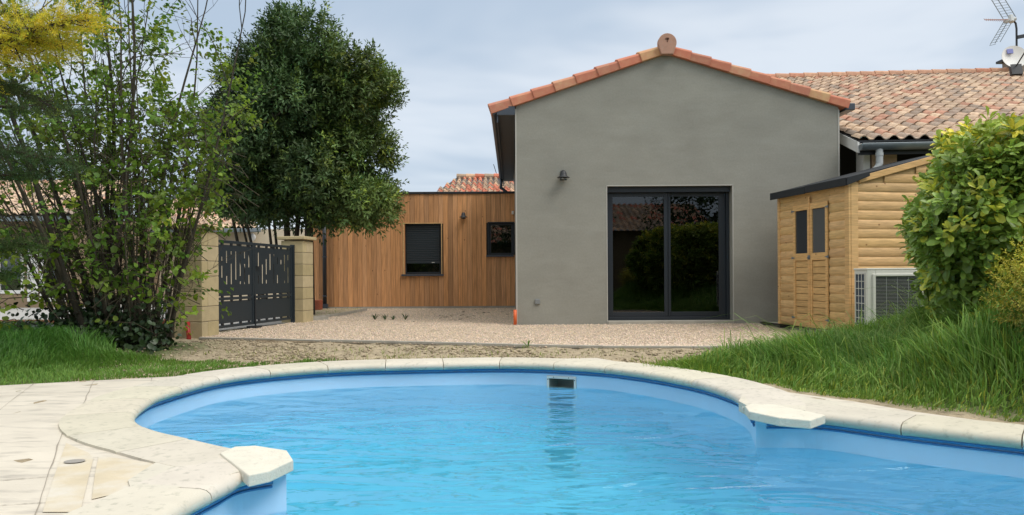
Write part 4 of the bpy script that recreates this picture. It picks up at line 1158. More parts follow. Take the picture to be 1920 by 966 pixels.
ra = S1 - sd_ * .07 - sr * .09 + Vector((0, 0, HL - .01)); rs = sr * (SW + .28) + Vector((0, 0, (HR - HL) * (SW + .2) / SW))
m.obox(ra + sd_ * .045 + Vector((0, 0, .045)), rs, sd_ * (SL + .115), (0, 0, .018)); m.build('roof', MT['felt'], shed)
m = MB(); m.obox(ra + Vector((0, 0, -.03)) - sr * .012, sr * .02 , sd_ * (SL + .16) * .5, (0, 0, .10)); m.obox(ra + Vector((0, 0, -.036)) - sr * .016 + sd_ * (SL + .16) * .5, sr * .02, sd_ * (SL + .16) * .5, (0, 0, .10))
m.prism([ra + Vector((0, 0, -.03)) - sd_ * .015, ra + Vector((0, 0, .07)) - sd_ * .015, ra + Vector((0, 0, .07)) + rs * .16 - sd_ * .015, ra + Vector((0, 0, .012)) + rs * .16 - sd_ * .015], sd_ * .012)
m.build('felt_edge', MT['felt'], shed, bevel=.004)
for dk, (a_, b_) in enumerate((((du0 + .005), (du0 + du1) / 2 - .003), ((du0 + du1) / 2 + .003, du1 - .005))):
    m = MB(); o_ = S1 + lf * .020; wd = b_ - a_; st_ = .050
    def db(u0, u1, z0, z1, d0, d1, tn=(1.06, 1.0, .93), mm=None): (mm or m).obox(o_ + sd_ * u0 + lf * d0 + Vector((0, 0, z0)), sd_ * (u1 - u0), lf * (d1 - d0), (0, 0, z1 - z0), tn)
    tn2 = (1.1, 1.05, .95)
    db(a_, a_ + st_, .0, dzt, 0, .022, tn2); db(b_ - st_, b_, .0, dzt, 0, .022, tn2)
    for z0, z1 in ((0, .09), (.92, 1.02), (dzt - .08, dzt)): db(a_ + st_, b_ - st_, z0, z1, 0, .021, tn2)
    dr_ = m.build('door', MT['pine'], shed, bevel=.003)
    m = MB()
    z = .09
    while z < .91:
        k = random.uniform(.9, 1.08); db(a_ + st_, b_ - st_, z + .003, min(.918, z + .088), -.006, .008, (k, k * .97, k * .88)); z += .092
    m.build('door_panel', MT['pine'], dr_, bevel=.006)
    m = MB(); db(a_ + st_, b_ - st_, 1.02, dzt - .08, -.004, .004); m.build('pane', material('shed_glass_%d' % dk, (.045, .05, .055) if dk else (.10, .105, .105), .08, spec=.6), dr_)  # opaque panes; the greyer one has its reflection put into the colour
    m = MB(); uh = a_ if dk == 0 else b_ - .10
    for z in (.12, .96, 1.62): 
        m.prism([o_ + sd_ * (a_ - .03 if dk == 0 else b_ + .03) + lf * .024 + Vector((0, 0, z - .02)), o_ + sd_ * (a_ - .03 if dk == 0 else b_ + .03) + lf * .024 + Vector((0, 0, z + .02)), o_ + sd_ * (a_ + .06 if dk == 0 else b_ - .06) + lf * .024 + Vector((0, 0, z))], lf * .004)
    m.build_each('hinge', MT['zinc'], dr_)
m = MB(); mid_ = (du0 + du1) / 2
m.obox(S1 + lf * .044 + sd_ * (mid_ - .022) + Vector((0, 0, .93)), sd_ * .045, lf * .012, (0, 0, .06)); m.tube([S1 + lf * .055 + sd_ * mid_ + Vector((0, 0, .955)), S1 + lf * .075 + sd_ * mid_ + Vector((0, 0, .955))], .012, 8)
m.build('latch', MT['zinc'], shed)
m = MB(); m.obox(S1 + lf * .042 + sd_ * (mid_ - .018) + Vector((0, 0, .01)), sd_ * .036, lf * .010, (0, 0, HL - .10), (1.1, 1.03, .95)); m.build('cover_strip', MT['pine'], shed)
m = MB(); m.obox(S1 + lf * -.0 - sd_ * .02 + Vector((0, 0, -.055)), sd_ * (SL + .03), sr * (SW), (0, 0, .05)); m.build('bearer', MT['dark'], shed)

# ------------------------------------------------------------------ heat pump
AO = Vector((4.195, 8.80, .125)); au = Vector((1, .0, 0)); av = Vector((-.0, 1, 0)); AW, AD, AH = .86, .33, .715
ac = empty('heat_pump', tuple(AO + au * .4 + av * .15 + Vector((0, 0, -.17))), 'ivory outdoor heat pump unit with black grilles in front of the shed', 'heat pump')
m = MB()
m.obox(AO + av * .012, au * AW, av * (AD - .012), (0, 0, AH - .02)); m.obox(AO - au * .008 - av * .002 + Vector((0, 0, AH - .02)), au * (AW + .016), av * (AD + .01), (0, 0, .022))
# raised front panel round the grille
gx0, gx1, gz0, gz1 = .095, .62, .06, AH - .095
def ap(u0, u1, z0, z1, d0=0, d1=.012): m.obox(AO + au * u0 + av * d0 + Vector((0, 0, z0)), au * (u1 - u0), av * (d1 - d0), (0, 0, z1 - z0))
ap(0.0, gx0, 0, AH - .022); ap(gx1, AW, 0, AH - .022); ap(gx0, gx1, 0, gz0); ap(gx0, gx1, gz1, AH - .022)
ap(gx0 - .035, gx0, gz0, gz1 + .03, -.018, 0); ap(gx0, gx1 + .03, gz1, gz1 + .03, -.018, 0); ap(gx1, gx1 + .03, gz0, gz1, -.018, 0)
m.build('casing', MT['acpaint'], ac, bevel=.006)
m = MB(); m.obox(AO + au * gx0 + av * .008 + Vector((0, 0, gz0)), au * (gx1 - gx0), av * .003, (0, 0, gz1 - gz0)); m.build('fan_opening', MT['dark'], ac)
m = MB(); z = gz0 + .01
while z < gz1: m.obox(AO + au * gx0 + av * -.004 + Vector((0, 0, z)), au * (gx1 - gx0), av * .006, (0, 0, .0045)); z += .0165
for u_ in (gx0 + .13, gx0 + .26, gx0 + .39): m.obox(AO + au * u_ + av * -.002 + Vector((0, 0, gz0)), au * .005, av * .006, (0, 0, gz1 - gz0))
m.build('front_grille', material('grille_wire', (.33, .34, .33), .4), ac)
m = MB(); m.obox(AO - au * .002 + av * .05 + Vector((0, 0, .03)), au * .003, av * .24, (0, 0, AH - .09)); m.build('coil', material('coil_fins', (.045, .06, .09), .5), ac)
m = MB()
for k in range(8): m.obox(AO - au * .010 + av * .05 + Vector((0, 0, .03 + k * .088)), au * .007, av * .24, (0, 0, .008))
for k in range(4): m.obox(AO - au * .009 + av * (.05 + k * .077) + Vector((0, 0, .03)), au * .006, av * .008, (0, 0, AH - .09))
m.build('side_guard', MT['acpaint'], ac)
m = MB(); m.obox(AO + au * .05 + Vector((0, 0, -.25)), au * .08, av * AD, (0, 0, .25)); m.obox(AO + au * .7 + Vector((0, 0, -.25)), au * .08, av * AD, (0, 0, .25)); m.build_each('foot', MT['concrete'], ac)

# ------------------------------------------------------------------ vegetation
def unit(a): return a / (np.linalg.norm(a, axis=-1, keepdims=True) + 1e-9)
LEAF_OVAL = (np.array([[0, 0, 0], [.3, .42, .05], [.68, .36, .04], [1, 0, -.10], [.68, -.36, .04], [.3, -.42, .05], [.5, 0, -.06]]),
             np.array([[0, 6, 1], [1, 6, 2], [2, 6, 3], [3, 6, 4], [4, 6, 5], [5, 6, 0]]))
LEAF_OBOV = (np.array([[0, 0, 0], [.35, .28, .05], [.74, .47, .05], [.95, .2, -.05], [.95, -.2, -.05], [.74, -.47, .05], [.35, -.28, .05], [.6, 0, -.05]]),
             np.array([[0, 7, 1], [1, 7, 2], [2, 7, 3], [3, 7, 4], [4, 7, 5], [5, 7, 6], [6, 7, 0]]))
LEAF_DIAMOND = (np.array([[0, 0, 0], [.5, .5, .06], [1, 0, -.04], [.5, -.5, .06]]), np.array([[0, 2, 1], [0, 3, 2]]))
LEAF_BROAD = (np.array([[0, 0, 0], [.15, .45, .05], [.6, .50, .04], [1, 0, -.12], [.6, -.50, .04], [.15, -.45, .05], [.5, 0, -.07]]), LEAF_OVAL[1])
def leaves(name, P, D, N, L, W, tint, mat, parent=None, tpl=LEAF_DIAMOND, curl=None):
    P = np.asarray(P, float); D = unit(np.asarray(D, float)); N = np.asarray(N, float)
    S = unit(np.cross(N, D)); N = unit(np.cross(D, S))
    T, Fx = tpl; n_ = len(P)
    c = np.zeros(n_) if curl is None else curl
    tz = T[None, :, 2] - c[:, None] * T[None, :, 0] ** 2
    V = P[:, None] + D[:, None] * (T[None, :, 0:1] * L[:, None, None]) + S[:, None] * (T[None, :, 1:2] * W[:, None, None]) + N[:, None] * (tz[..., None] * L[:, None, None])
    k = len(T)
    f = (Fx[None] + (np.arange(n_) * k)[:, None, None]).reshape(-1, 3)
    return mk(name, V.reshape(-1, 3), f, mat, parent, tint=np.repeat(tint, k, axis=0))
def randdir(n_): return unit(rng.normal(0, 1, (n_, 3)))
def tints(n_, k=.2, h=.1, base=(1, 1, 1)):
    return np.clip(rng.uniform(1 - k, 1 + k, (n_, 1)) * (np.array(base) + rng.normal(0, h, (n_, 3)) * [1.2, .5, .8]), .02, 3)

def shoots(name, C, Dm, per, spread, L, W, tintC, mat, parent, tpl, length, droop=.2, curl=.2, up=.5):
    """leafy shoots: each centre carries `per` leaves set along a short twig"""
    n_ = len(C); tt = np.tile(np.linspace(.05, 1, per), n_); Ci = np.repeat(C, per, 0); Di = unit(np.repeat(Dm, per, 0))
    Ln = np.repeat(length, per) if hasattr(length, '__len__') else np.full(n_ * per, length)
    ang = np.tile(np.arange(per) * 2.4, n_) + np.repeat(rng.uniform(0, 6.28, n_), per)
    a = unit(np.cross(Di, np.array([.3, .2, 1.0]))); b = np.cross(Di, a)
    side = a * np.cos(ang)[:, None] + b * np.sin(ang)[:, None]
    P = Ci + Di * (tt * Ln)[:, None] + rng.normal(0, spread, (n_ * per, 3))
    D = Di * (.35 + .8 * tt)[:, None] + side * (1.15 - .6 * tt)[:, None] + rng.normal(0, .15, (n_ * per, 3)) + np.array([0, 0, -droop])
    N = Di * .6 + np.array([0, 0, up]) + rng.normal(0, .3, (n_ * per, 3))
    l = rng.uniform(*L, n_ * per) * (1 - .35 * tt); w_ = l * rng.uniform(*W, n_ * per)
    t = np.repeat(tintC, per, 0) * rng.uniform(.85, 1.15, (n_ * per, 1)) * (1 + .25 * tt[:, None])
    return leaves(name, P, D, N, l, w_, t, mat, parent, tpl, rng.uniform(0, curl * 2, n_ * per))

# --- cherry laurel hedge
hedge = empty('laurel_hedge', (4.9, 6.1, .45), 'large glossy light green laurel hedge standing on the grassy bank', 'hedge')
HC = np.array([5.06, 6.15, 1.08]); HR_ = np.array([1.62, 1.10, .72])
def superell(n_, p=3.2, lo=.72, hi=1.0):
    d = randdir(n_); r = (np.abs(d[:, 0]) ** p + np.abs(d[:, 1]) ** p + np.abs(d[:, 2]) ** p) ** (-1 / p)
    return d * (r * rng.uniform(lo, hi, n_))[:, None], d
def boxshell(n_, p=5.0, lo=.72):
    U_ = rng.uniform(-1, 1, (n_ * 4, 3)); q_ = (np.abs(U_) ** p).sum(1) ** (1 / p)
    U_ = U_[(q_ < 1) & (q_ > lo)][:n_]
    g_ = np.sign(U_) * np.abs(U_) ** (p - 1); return U_, unit(unit(g_) + .5 * unit(U_))
U_, dd = boxshell(11000, 4.5, .74)
lump = 1 + .07 * np.sin(U_[:, 0] * 7 + 1) * np.cos(U_[:, 2] * 6) + .05 * np.sin(U_[:, 1] * 9 + U_[:, 0] * 5)
C = HC + U_ * lump[:, None] * HR_
nr = unit(dd * [1, 1, 1.3]); C[:, 2] += .08 * (C[:, 0] - 3.1) / 1.5; C[:, 0] += .53 * (C[:, 1] - HC[1])
Dm = nr * 1.1 + np.array([0, 0, .5]) + rng.normal(0, .28, nr.shape)
br = .8 + .5 * rng.random((len(C), 1)); young = (rng.random(len(C)) < .22)[:, None]
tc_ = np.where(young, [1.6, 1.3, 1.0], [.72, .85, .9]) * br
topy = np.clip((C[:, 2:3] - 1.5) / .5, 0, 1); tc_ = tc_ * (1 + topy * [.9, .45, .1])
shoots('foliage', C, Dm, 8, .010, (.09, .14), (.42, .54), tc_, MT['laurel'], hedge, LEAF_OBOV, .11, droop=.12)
m = MB()
for i in range(60):
    a = Vector((HC[0] + random.uniform(-1.2, 1.3), HC[1] + random.uniform(-.3, .5), .35)); b = a + Vector((random.uniform(-.4, .4), random.uniform(-.3, .3), random.uniform(.8, 1.35)))
    m.tube([a, a.lerp(b, .5) + Vector((random.uniform(-.05, .05), 0, 0)), b], [.018, .013, .006], 6, (.7, .8, .5))
m.build('stems', MT['bark'], hedge)

# --- golden shrub at the right edge
gb_ = empty('golden_shrub', (3.28, 4.35, .35), 'small yellow green conifer shrub at the right edge before the laurel', 'shrub')
Cg = np.array([3.24, 4.30, .66]); U_, dd = superell(1500, 2, .3, 1); C = Cg + U_ * [.38, .38, .31]
tg = np.clip((U_[:, 2:3] + .7) / 1.2, 0, 1); tc_ = (.45 + .6 * tg) * tints(len(C), .2, .08)
shoots('foliage', C, dd + [0, 0, .6], 14, .006, (.02, .035), (.3, .4), tc_, material('golden_leaf', (.46, .42, .045), .55, tint=True, translucent=.25), gb_, LEAF_DIAMOND, .11)
m = MB()
for i in range(14):
    a = Vector((3.22 + random.uniform(-.05, .05), 4.3 + random.uniform(-.05, .05), .2)); m.tube([a, a + Vector((random.uniform(-.25, .25), random.uniform(-.25, .25), random.uniform(.3, .6)))], [.012, .004], 5)
m.build('stems', MT['bark'], gb_)

# --- branching helper
def grow(m, p, d, L_, r, depth, tips, wig=.25, split=(2, 3), up=.15, seg=4, tint=(1, 1, 1), ang=.55):
    pts = [Vector(p)]; d = Vector(d).normalized()
    for i in range(seg):
        d = (d + Vector((random.gauss(0, wig), random.gauss(0, wig), random.gauss(0, wig) * .5 + up)) * .35).normalized()
        pts.append(pts[-1] + d * L_ / seg)
    r1 = r * .62
    m.tube(pts, [r + (r1 - r) * i / seg for i in range(seg + 1)], 6 if r > .012 else 4, tint, caps=False)
    if depth == 0:
        tips.append((pts[-1], d)); tips.append((pts[-2], d)); return
    for k in range(random.randint(*split)):
        i = random.randint(max(1, seg // 2), seg); nd = (d + Vector((random.gauss(0, ang), random.gauss(0, ang), random.gauss(0, ang * .6)))).normalized()
        grow(m, pts[i], nd, L_ * random.uniform(.6, .8), r1 * .75, depth - 1, tips, wig, split, up, seg, tint, ang)

# --- evergreen tree behind the gate
et = empty('evergreen_tree', (-4.5, 15, 0), 'dense dark green evergreen tree with several trunks standing behind the gate', 'tree')
EC = np.array([-4.12, 15.0, 3.92]); ER = np.array([1.82, 1.8, 2.36])
m = MB(); tips = []
for (bx, tx, r) in ((-5.15, -5.7, .035), (-4.95, -5.3, .03), (-4.75, -4.9, .03), (-4.45, -4.3, .055), (-4.12, -4.0, .095), (-4.35, -4.6, .07), (-4.62, -4.9, .03), (-4.9, -5.6, .025)):
    b = Vector((bx, 15 + random.uniform(-.2, .2), 0)); k = Vector((tx, 15 + random.uniform(-.3, .3), 2.2))
    m.tube([b, b.lerp(k, .5) + Vector((random.uniform(-.05, .05), 0, 0)), k], [r * 1.15, r, r * .8], 9, (.8, .8, .8), caps=False)
    grow(m, k, (random.uniform(-.3, .3), random.uniform(-.3, .3), 1), 1.0, r * .75, 3, tips, split=(2, 3), ang=.7, tint=(.8, .8, .8))
m.build('trunk', MT['bark'], et)
EC = np.array([-4.14, 15.0, 3.76]); ER = np.array([1.90, 1.85, 2.27])
nl = 200
Lb, ld_ = superell(nl, 2.2, .35, .86); Lb[:40], ld_[:40] = superell(40, 2.2, .1, .5)
low = np.concatenate([np.stack([rng.uniform(-5.75, -4.5, 22), rng.uniform(14.2, 15.6, 22), rng.uniform(2.15, 2.6, 22)], -1), np.stack([rng.uniform(-3.9, -2.9, 14), rng.uniform(14.2, 15.6, 14), rng.uniform(2.1, 2.5, 14)], -1)])
Lb[-36:] = (low - EC) / ER
Lc = EC + Lb * ER; zz = Lb[:, 2]
Lc[:, 0] = EC[0] + (Lc[:, 0] - EC[0]) * (1.06 - .12 * np.clip(zz, 0, 1) ** 2) + .15 * np.clip(-zz, 0, 1)
Lr = rng.uniform(.30, .52, nl); Lt = rng.uniform(.65, 1.35, nl)
kk = rng.integers(0, nl, 20000)
dl_ = randdir(len(kk)); dl_[:, 2] += .25; dl_ = unit(dl_)
C = Lc[kk] + dl_ * (Lr[kk] * rng.uniform(.55, 1.0, len(kk)))[:, None] * [1.05, 1.05, .95]
dd = unit(dl_ + .7 * unit(C - EC))
keep = (C[:, 2] > 1.74)
C, dd, kk = C[keep], dd[keep], kk[keep]
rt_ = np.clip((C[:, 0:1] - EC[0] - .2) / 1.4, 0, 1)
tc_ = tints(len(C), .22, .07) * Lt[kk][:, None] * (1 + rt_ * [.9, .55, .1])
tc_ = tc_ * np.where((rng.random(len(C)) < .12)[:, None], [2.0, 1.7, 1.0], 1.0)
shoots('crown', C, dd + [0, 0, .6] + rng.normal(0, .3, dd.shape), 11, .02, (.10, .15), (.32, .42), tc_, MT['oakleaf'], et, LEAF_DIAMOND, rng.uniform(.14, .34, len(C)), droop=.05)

# --- tall multi stemmed shrub on the left
hz = empty('tall_shrub', (-4.25, 8.25, 0), 'tall many stemmed shrub with sparse fresh green leaves left of the gate', 'shrub')
m = MB(); tips = []; stem_pts = []
for i in range(125):
    a = random.uniform(0, 6.28); r0 = .62 * math.sqrt(random.random())
    b = Vector((-4.28 + r0 * math.cos(a) * .90 - .08, 8.3 + r0 * math.sin(a) * .7, 0))
    big = i < 17
    lean = (b.x + 4.28) * 1.0 + random.gauss(-.06, .20); leany = (b.y - 8.3) * .5 + random.gauss(.02, .12)
    H = random.uniform(3.4, 5.4) if i < 26 else random.uniform(.9, 2.4)
    if not big and i >= 26: lean *= 1.35
    r = random.uniform(.016, .036) if big else random.uniform(.006, .014)
    if i >= 70: r = random.uniform(.006, .013); lean *= .8
    lean = min(lean, .22)
    pts = [b]; seg = 9; d = Vector((lean * .55, leany, 1)).normalized()
    for s_ in range(seg):
        d = (d + Vector((random.gauss(0, .05) + lean * .04, random.gauss(0, .05), .03))).normalized(); pts.append(pts[-1] + d * H / seg)
    g_ = random.uniform(.55, 1.4); tn = (g_, g_ * 1.0, g_ * .92)
    m.tube(pts, [r * (1 - .8 * s_ / seg) + .002 for s_ in range(seg + 1)], 7, tn, caps=False)
    for s_ in range(3, seg + 1):
        if random.random() < (.85 if i < 26 else .40 if i < 70 else .10):
            nd = (d + Vector((random.gauss(0, .6), random.gauss(0, .5), random.gauss(-.1, .3)))).normalized()
            grow(m, pts[s_], nd, random.uniform(.35, .95), max(.004, r * .3), random.choice([1, 1, 2]), tips, wig=.42, split=(2, 3), up=.05, tint=tn, ang=.65)
    stem_pts += [(p, d) for p in pts[3:]]
m.build('stems', MT['bark'], hz)
TP = np.array([tuple(p) for p, d in tips]); TD = np.array([tuple(d) for p, d in tips])
TP[:, 2] += 0; sel = (rng.random(len(TP)) < np.where(TP[:, 2] > 2.2, 1.0, .5)) & ((TP[:, 0] / TP[:, 1] < -.385) | (TP[:, 2] > 2.4)) & (TP[:, 0] / TP[:, 1] < -.345); TP, TD = TP[sel], TD[sel]
print('shrub tips', len(TP))
tc_ = tints(len(TP), .3, .10) * np.where((rng.random(len(TP)) < .25)[:, None], [1.5, 1.25, .9], .9)
shoots('foliage', TP, TD + rng.normal(0, .4, TD.shape) + [0, 0, .1], 9, .025, (.042, .080), (.62, .85), tc_, MT['hazel'], hz, LEAF_BROAD, .15, droop=.3)
# fresh leafy sprays low on the right and over the pillar
def sprays(n_, lo, hi, tb, L=(.05, .09)):
    C = np.stack([rng.uniform(lo[k], hi[k], n_) for k in range(3)], -1)
    return C, tints(n_, .25, .08, tb)
cs = []
for n_, lo, hi, tb in ((130, (-5.1, 7.7, 1.7), (-3.2, 8.6, 2.7), (1.1, 1.05, .9)), (34, (-4.0, 7.6, .3), (-3.45, 8.3, 1.6), (1.25, 1.2, .9)), (70, (-4.7, 7.5, .6), (-3.9, 8.1, 1.4), (.9, .95, .9)), (30, (-5.4, 7.4, .3), (-4.6, 8.0, 1.2), (1.5, 1.25, .7)), (40, (-3.8, 7.8, 1.6), (-3.1, 8.6, 2.6), (1.15, 1.1, .9))):
    c_, t_ = sprays(n_, lo, hi, tb); cs.append((c_, t_))
C = np.concatenate([a for a, b in cs]); tc_ = np.concatenate([b for a, b in cs])
D_ = rng.normal(0, 1, (len(C), 3)) * [1, .7, .35]
m = MB()
for c, d in zip(C, D_):
    d = Vector(d).normalized(); c = Vector(c); q = c - d * .30 + Vector((0, .05, -.12)); m.tube([q, c - d * .1, c + d * .2], [.005, .004, .002], 4, (1, 1, .8), caps=False)
m.build('twigs', MT['bark'], hz)
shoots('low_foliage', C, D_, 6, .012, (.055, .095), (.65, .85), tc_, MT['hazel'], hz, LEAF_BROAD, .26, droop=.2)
# ivy round its foot
iv = empty('ivy', (-4.1, 7.95, 0), 'dark ivy leaves covering the foot of the tall shrub', 'ivy')
n_ = 2400; C = np.stack([np.minimum(rng.normal(-4.40, .36, n_), -3.72), rng.normal(7.98, .16, n_), np.abs(rng.normal(.02, .24, n_))], -1); C[:, 2] = np.minimum(C[:, 2], .75)
D_ = rng.normal(0, 1, (n_, 3)) + [0, -.8, -.2]; l = rng.uniform(.04, .075, n_)
leaves('foliage', C, D_, rng.normal(0, .5, (n_, 3)) + [0, -.6, .6], l, l * .8, tints(n_, .3, .08), material('ivy_leaf', (.028, .055, .018), .45, tint=True), iv, LEAF_BROAD)
m = MB()
for i in range(30):
    a = Vector((random.gauss(-4.35, .3), 8.0 + random.gauss(0, .1), 0)); m.tube([a, a + Vector((random.gauss(0, .1), 0, .3)), a + Vector((random.gauss(0, .2), 0, .6))], .005, 4)
m.build('stems', MT['bark'], iv)

# --- conifer left of the picture reaching in with dark and golden boughs
cf = empty('conifer_tree', (-5.1, 5.4, 0), 'conifer at the far left reaching in with dark boughs and a golden yellow bough', 'tree')
def bough(P0, P1, n_sh, wid, tintb, mat, name, per=26, lo=.3, hi=.55):
    P0, P1 = np.array(P0, float), np.array(P1, float); d = unit(P1 - P0); L_ = np.linalg.norm(P1 - P0)
    t = rng.random(n_sh) ** .8; c = P0 + d * (t * L_)[:, None]; c[:, 2] -= .12 * L_ * (t ** 2) * .5
    side = rng.normal(0, 1, (n_sh, 3)) * [.5, .9, .28]; sl_ = unit(side); wd = wid * (1 - .65 * t)
    C = c + sl_ * (rng.random(n_sh) * wd)[:, None]
    Dm = d * .9 + sl_ * .7 + rng.normal(0, .15, (n_sh, 3)) + [0, 0, -.12]
    tt = tints(n_sh, .28, .07, tintb)
    shoots(name, C, Dm, per, .004, (.022, .036), (.16, .22), tt, mat, cf, LEAF_DIAMOND, rng.uniform(.10, .22, n_sh), droop=.0, curl=0)
    m = MB(); m.tube([tuple(P0), tuple((P0 + P1) / 2 + [0, 0, -.02]), tuple(P1 + [0, 0, -.05])], [.022, .013, .004], 6, (.8, .7, .6)); 
    for i in range(0, n_sh, 3): m.tube([tuple(c[i]), tuple(C[i])], [.005, .003], 4, (.8, .7, .6), caps=False)
    m.build('branch', MT['bark'], cf)
def W(px, py, D): return ((px - 960) / F * D, D, CAMH + (517 - py) * D / F)
bough(W(-150, 130, 5.2), W(165, 5, 5.0), 620, .38, (1, 1, 1), MT['gold'], 'golden_foliage')
bough(W(-150, 60, 5.4), W(120, 60, 5.2), 480, .34, (.8, .85, 1), MT['gold'], 'golden_foliage')
bough(W(-200, 10, 5.6), W(70, 10, 5.4), 300, .30, (.5, .62, .8), MT['gold'], 'golden_foliage')
bough(W(-180, 100, 5.6), W(90, 170, 5.4), 330, .26, (1.1, 1, 1), MT['conifer'], 'dark_foliage')
bough(W(-200, 240, 6.0), W(130, 285, 6.0), 420, .30, (.8, .95, 1), MT['conifer'], 'dark_foliage')
bough(W(-200, 200, 6.4), W(160, 180, 6.3), 200, .16, (.8, .95, 1), MT['conifer'], 'dark_foliage')
bough(W(-180, 330, 6.0), W(60, 310, 6.0), 260, .24, (.8, 1, 1), MT['conifer'], 'dark_foliage')
bough(W(-160, 470, 6.2), W(50, 440, 6.2), 330, .26, (1.1, 1.2, 1), MT['conifer'], 'dark_foliage')
bough(W(-160, 520, 6.2), W(20, 500, 6.2), 200, .20, (1.0, 1.2, 1), MT['conifer'], 'dark_foliage')
m = MB(); m.tube([(-5.15, 5.5, 0), (-5.1, 5.5, 1.5), (-5.15, 5.5, 3.6)], [.16, .13, .05], 12); m.build('trunk', MT['bark'], cf)

# --- trees beyond the houses
def far_tree(x, y, h, rx, label, n_=900, tb=(1, 1, 1), sparse=False, cz=.62, rz=.42, mat='bgleaf', cat='tree', lf=(.16, .28)):
    t = empty('far_tree', (x, y, 0), label, cat, 'trees beyond the houses')
    m = MB(); tips = []
    for k in range(1 if not sparse else 2):
        m.tube([(x, y, 0), (x + random.uniform(-.1, .1), y, h * .35), (x + random.uniform(-.3, .3), y, h * .6)], [.16, .12, .07], 8, caps=False)
        grow(m, (x, y, h * .35), (random.uniform(-.3, .3), 0, 1), h * .25, .07, 3, tips, split=(2, 4), ang=.7)
    m.build('trunk', MT['bark'], t)
    U_, dd = superell(n_, 2.1, .35 if sparse else .5, 1.0)
    lmp = 1 + .15 * np.sin(U_[:, 0] * 6 + x) * np.cos(U_[:, 2] * 5 + y)
    C = np.array([x, y, h * cz]) + U_ * lmp[:, None] * [rx, rx, h * rz]
    shoots('crown', C, dd + [0, 0, .4], 9, .05, lf, (.45, .6), tints(len(C), .3, .08, tb), MT[mat], t, LEAF_DIAMOND, rng.uniform(.3, .7, len(C)))
far_tree(-23.5, 36, 7.2, 3.6, 'dark rounded tree beyond the cream bungalow, nearest its roof', 1300, (.75, .85, .9), cz=.55, rz=.45)
far_tree(-18.2, 36.5, 6.0, 2.7, 'low dark tree top right over the cream bungalow roof ridge', 900, (.9, .95, .8), cz=.5, rz=.46)
far_tree(-30.0, 40, 9.8, 4.6, 'tall dim tree rising behind the tan walled house', 900, (.7, .8, .9), True)
far_tree(-27.0, 33, 6.4, 2.9, 'bushy dark tree between the tan house and the bungalow', 900, (.6, .75, .8), cz=.52)
far_tree(-21.5, 30, 4.8, 1.7, 'small green tree in front of the dark trees, left of the bungalow', 500, (1.0, 1.1, .8), cz=.55)

# trees behind the photographer, mirrored in the door and darkening it
for (x, y, h, rx, lb) in ((-5.2, -7.5, 6.2, 3.0, 'broad dark tree behind the viewer, left one mirrored in the glass'), (1.2, -8.5, 5.6, 2.7, 'broad dark tree behind the viewer, middle one mirrored in the glass'), (8.5, -7.0, 5.6, 2.8, 'broad dark tree behind the viewer, right one mirrored in the glass')):
    t = empty('garden_tree', (x, y, 0), lb, 'tree', 'trees behind the viewer')
    m = MB(); m.tube([(x, y, -.1), (x, y, h * .6)], [.14, .08], 8); m.build('trunk', MT['bark'], t)
    U_, dd = superell(900, 2.6, .4, 1.0); C = np.array([x, y, h * .53]) + U_ * [rx, rx * .6, h * .5]
    shoots('crown', C, dd + [0, 0, .4], 9, .05, (.14, .26), (.45, .6), tints(len(C), .3, .08), MT['bgleaf'], t, LEAF_DIAMOND, rng.uniform(.3, .6, len(C)))

# --- grass
def clumpy(x, y, f=2.2): return .5 + .5 * np.sin(x * f + 1.3 * np.sin(y * f * .8)) * np.cos(y * f * 1.2 + .7 * np.sin(x * 3.1 * f))
def blades(name, X_, Y_, Hh, tint, lean=.5, wd=(.0045, .0095)):
    n_ = len(X_); z0 = height(X_, Y_) - .01
    a = rng.uniform(0, 2 * np.pi, n_); s = np.stack([np.cos(a), np.sin(a), np.zeros(n_)], -1)
    ld = 7 * clumpy(X_, Y_, .9) + 3 * clumpy(X_ + 3, Y_, 3.1) + rng.normal(0, .8, n_); l = np.stack([np.cos(ld), np.sin(ld), np.zeros(n_)], -1) * (rng.random(n_) ** 1.3 * lean * Hh)[:, None] + np.array([-.06, -.03, 0]) * Hh[:, None]
    w_ = rng.uniform(*wd, n_)
    B = np.stack([X_, Y_, z0], -1); V = np.zeros((n_, 7, 3))
    for k, (t, wf) in enumerate(((0, 1), (.4, .9), (.75, .55))):
        c = B + l * t ** 2 + np.array([0, 0, 1]) * (Hh * (t - .18 * lean * t ** 3))[:, None]
        V[:, 2 * k] = c - s * (w_ * wf / 2)[:, None]; V[:, 2 * k + 1] = c + s * (w_ * wf / 2)[:, None]
    V[:, 6] = B + l * 1.15 + np.array([0, 0, 1]) * (Hh * (1 - .3 * lean))[:, None]
    f = np.array([[0, 1, 3], [0, 3, 2], [2, 3, 5], [2, 5, 4], [4, 5, 6]])
    Fx = (f[None] + (np.arange(n_) * 7)[:, None, None]).reshape(-1, 3)
    tt = np.repeat(tint, 7, 0).reshape(n_, 7, 3); return mk(name, V.reshape(-1, 3), Fx, MT['grass'], tint=tt.reshape(-1, 3))
N_ = 260000
x = rng.uniform(1.0, 6.6, N_); y = 3.0 + rng.random(N_) * 7.2
g = grass_right(x, y); ok = (g > .03) & (x < y * .80 + 1.5) & (rng.random(N_) < np.clip(1.6 - .16 * y, .28, 1)) & ~((x > 4.05) & (y > 8.75)) & ~((y > 8.1) & (g < .1)) & (rng.random(N_) < np.clip(.6 + g / .3, 0, 1))
x, y, g = x[ok], y[ok], g[ok]
cl_ = clumpy(x, y)
h_ = (.05 + .28 * sst(g / .85) * (1 - .45 * sst((y - 6.2) / 1.2) * sst((3.7 - x) / .8))) * (.55 + .75 * cl_) * rng.uniform(.6, 1.25, len(x))
tl = clumpy(x + 5, y + 3, 1.4)[:, None]
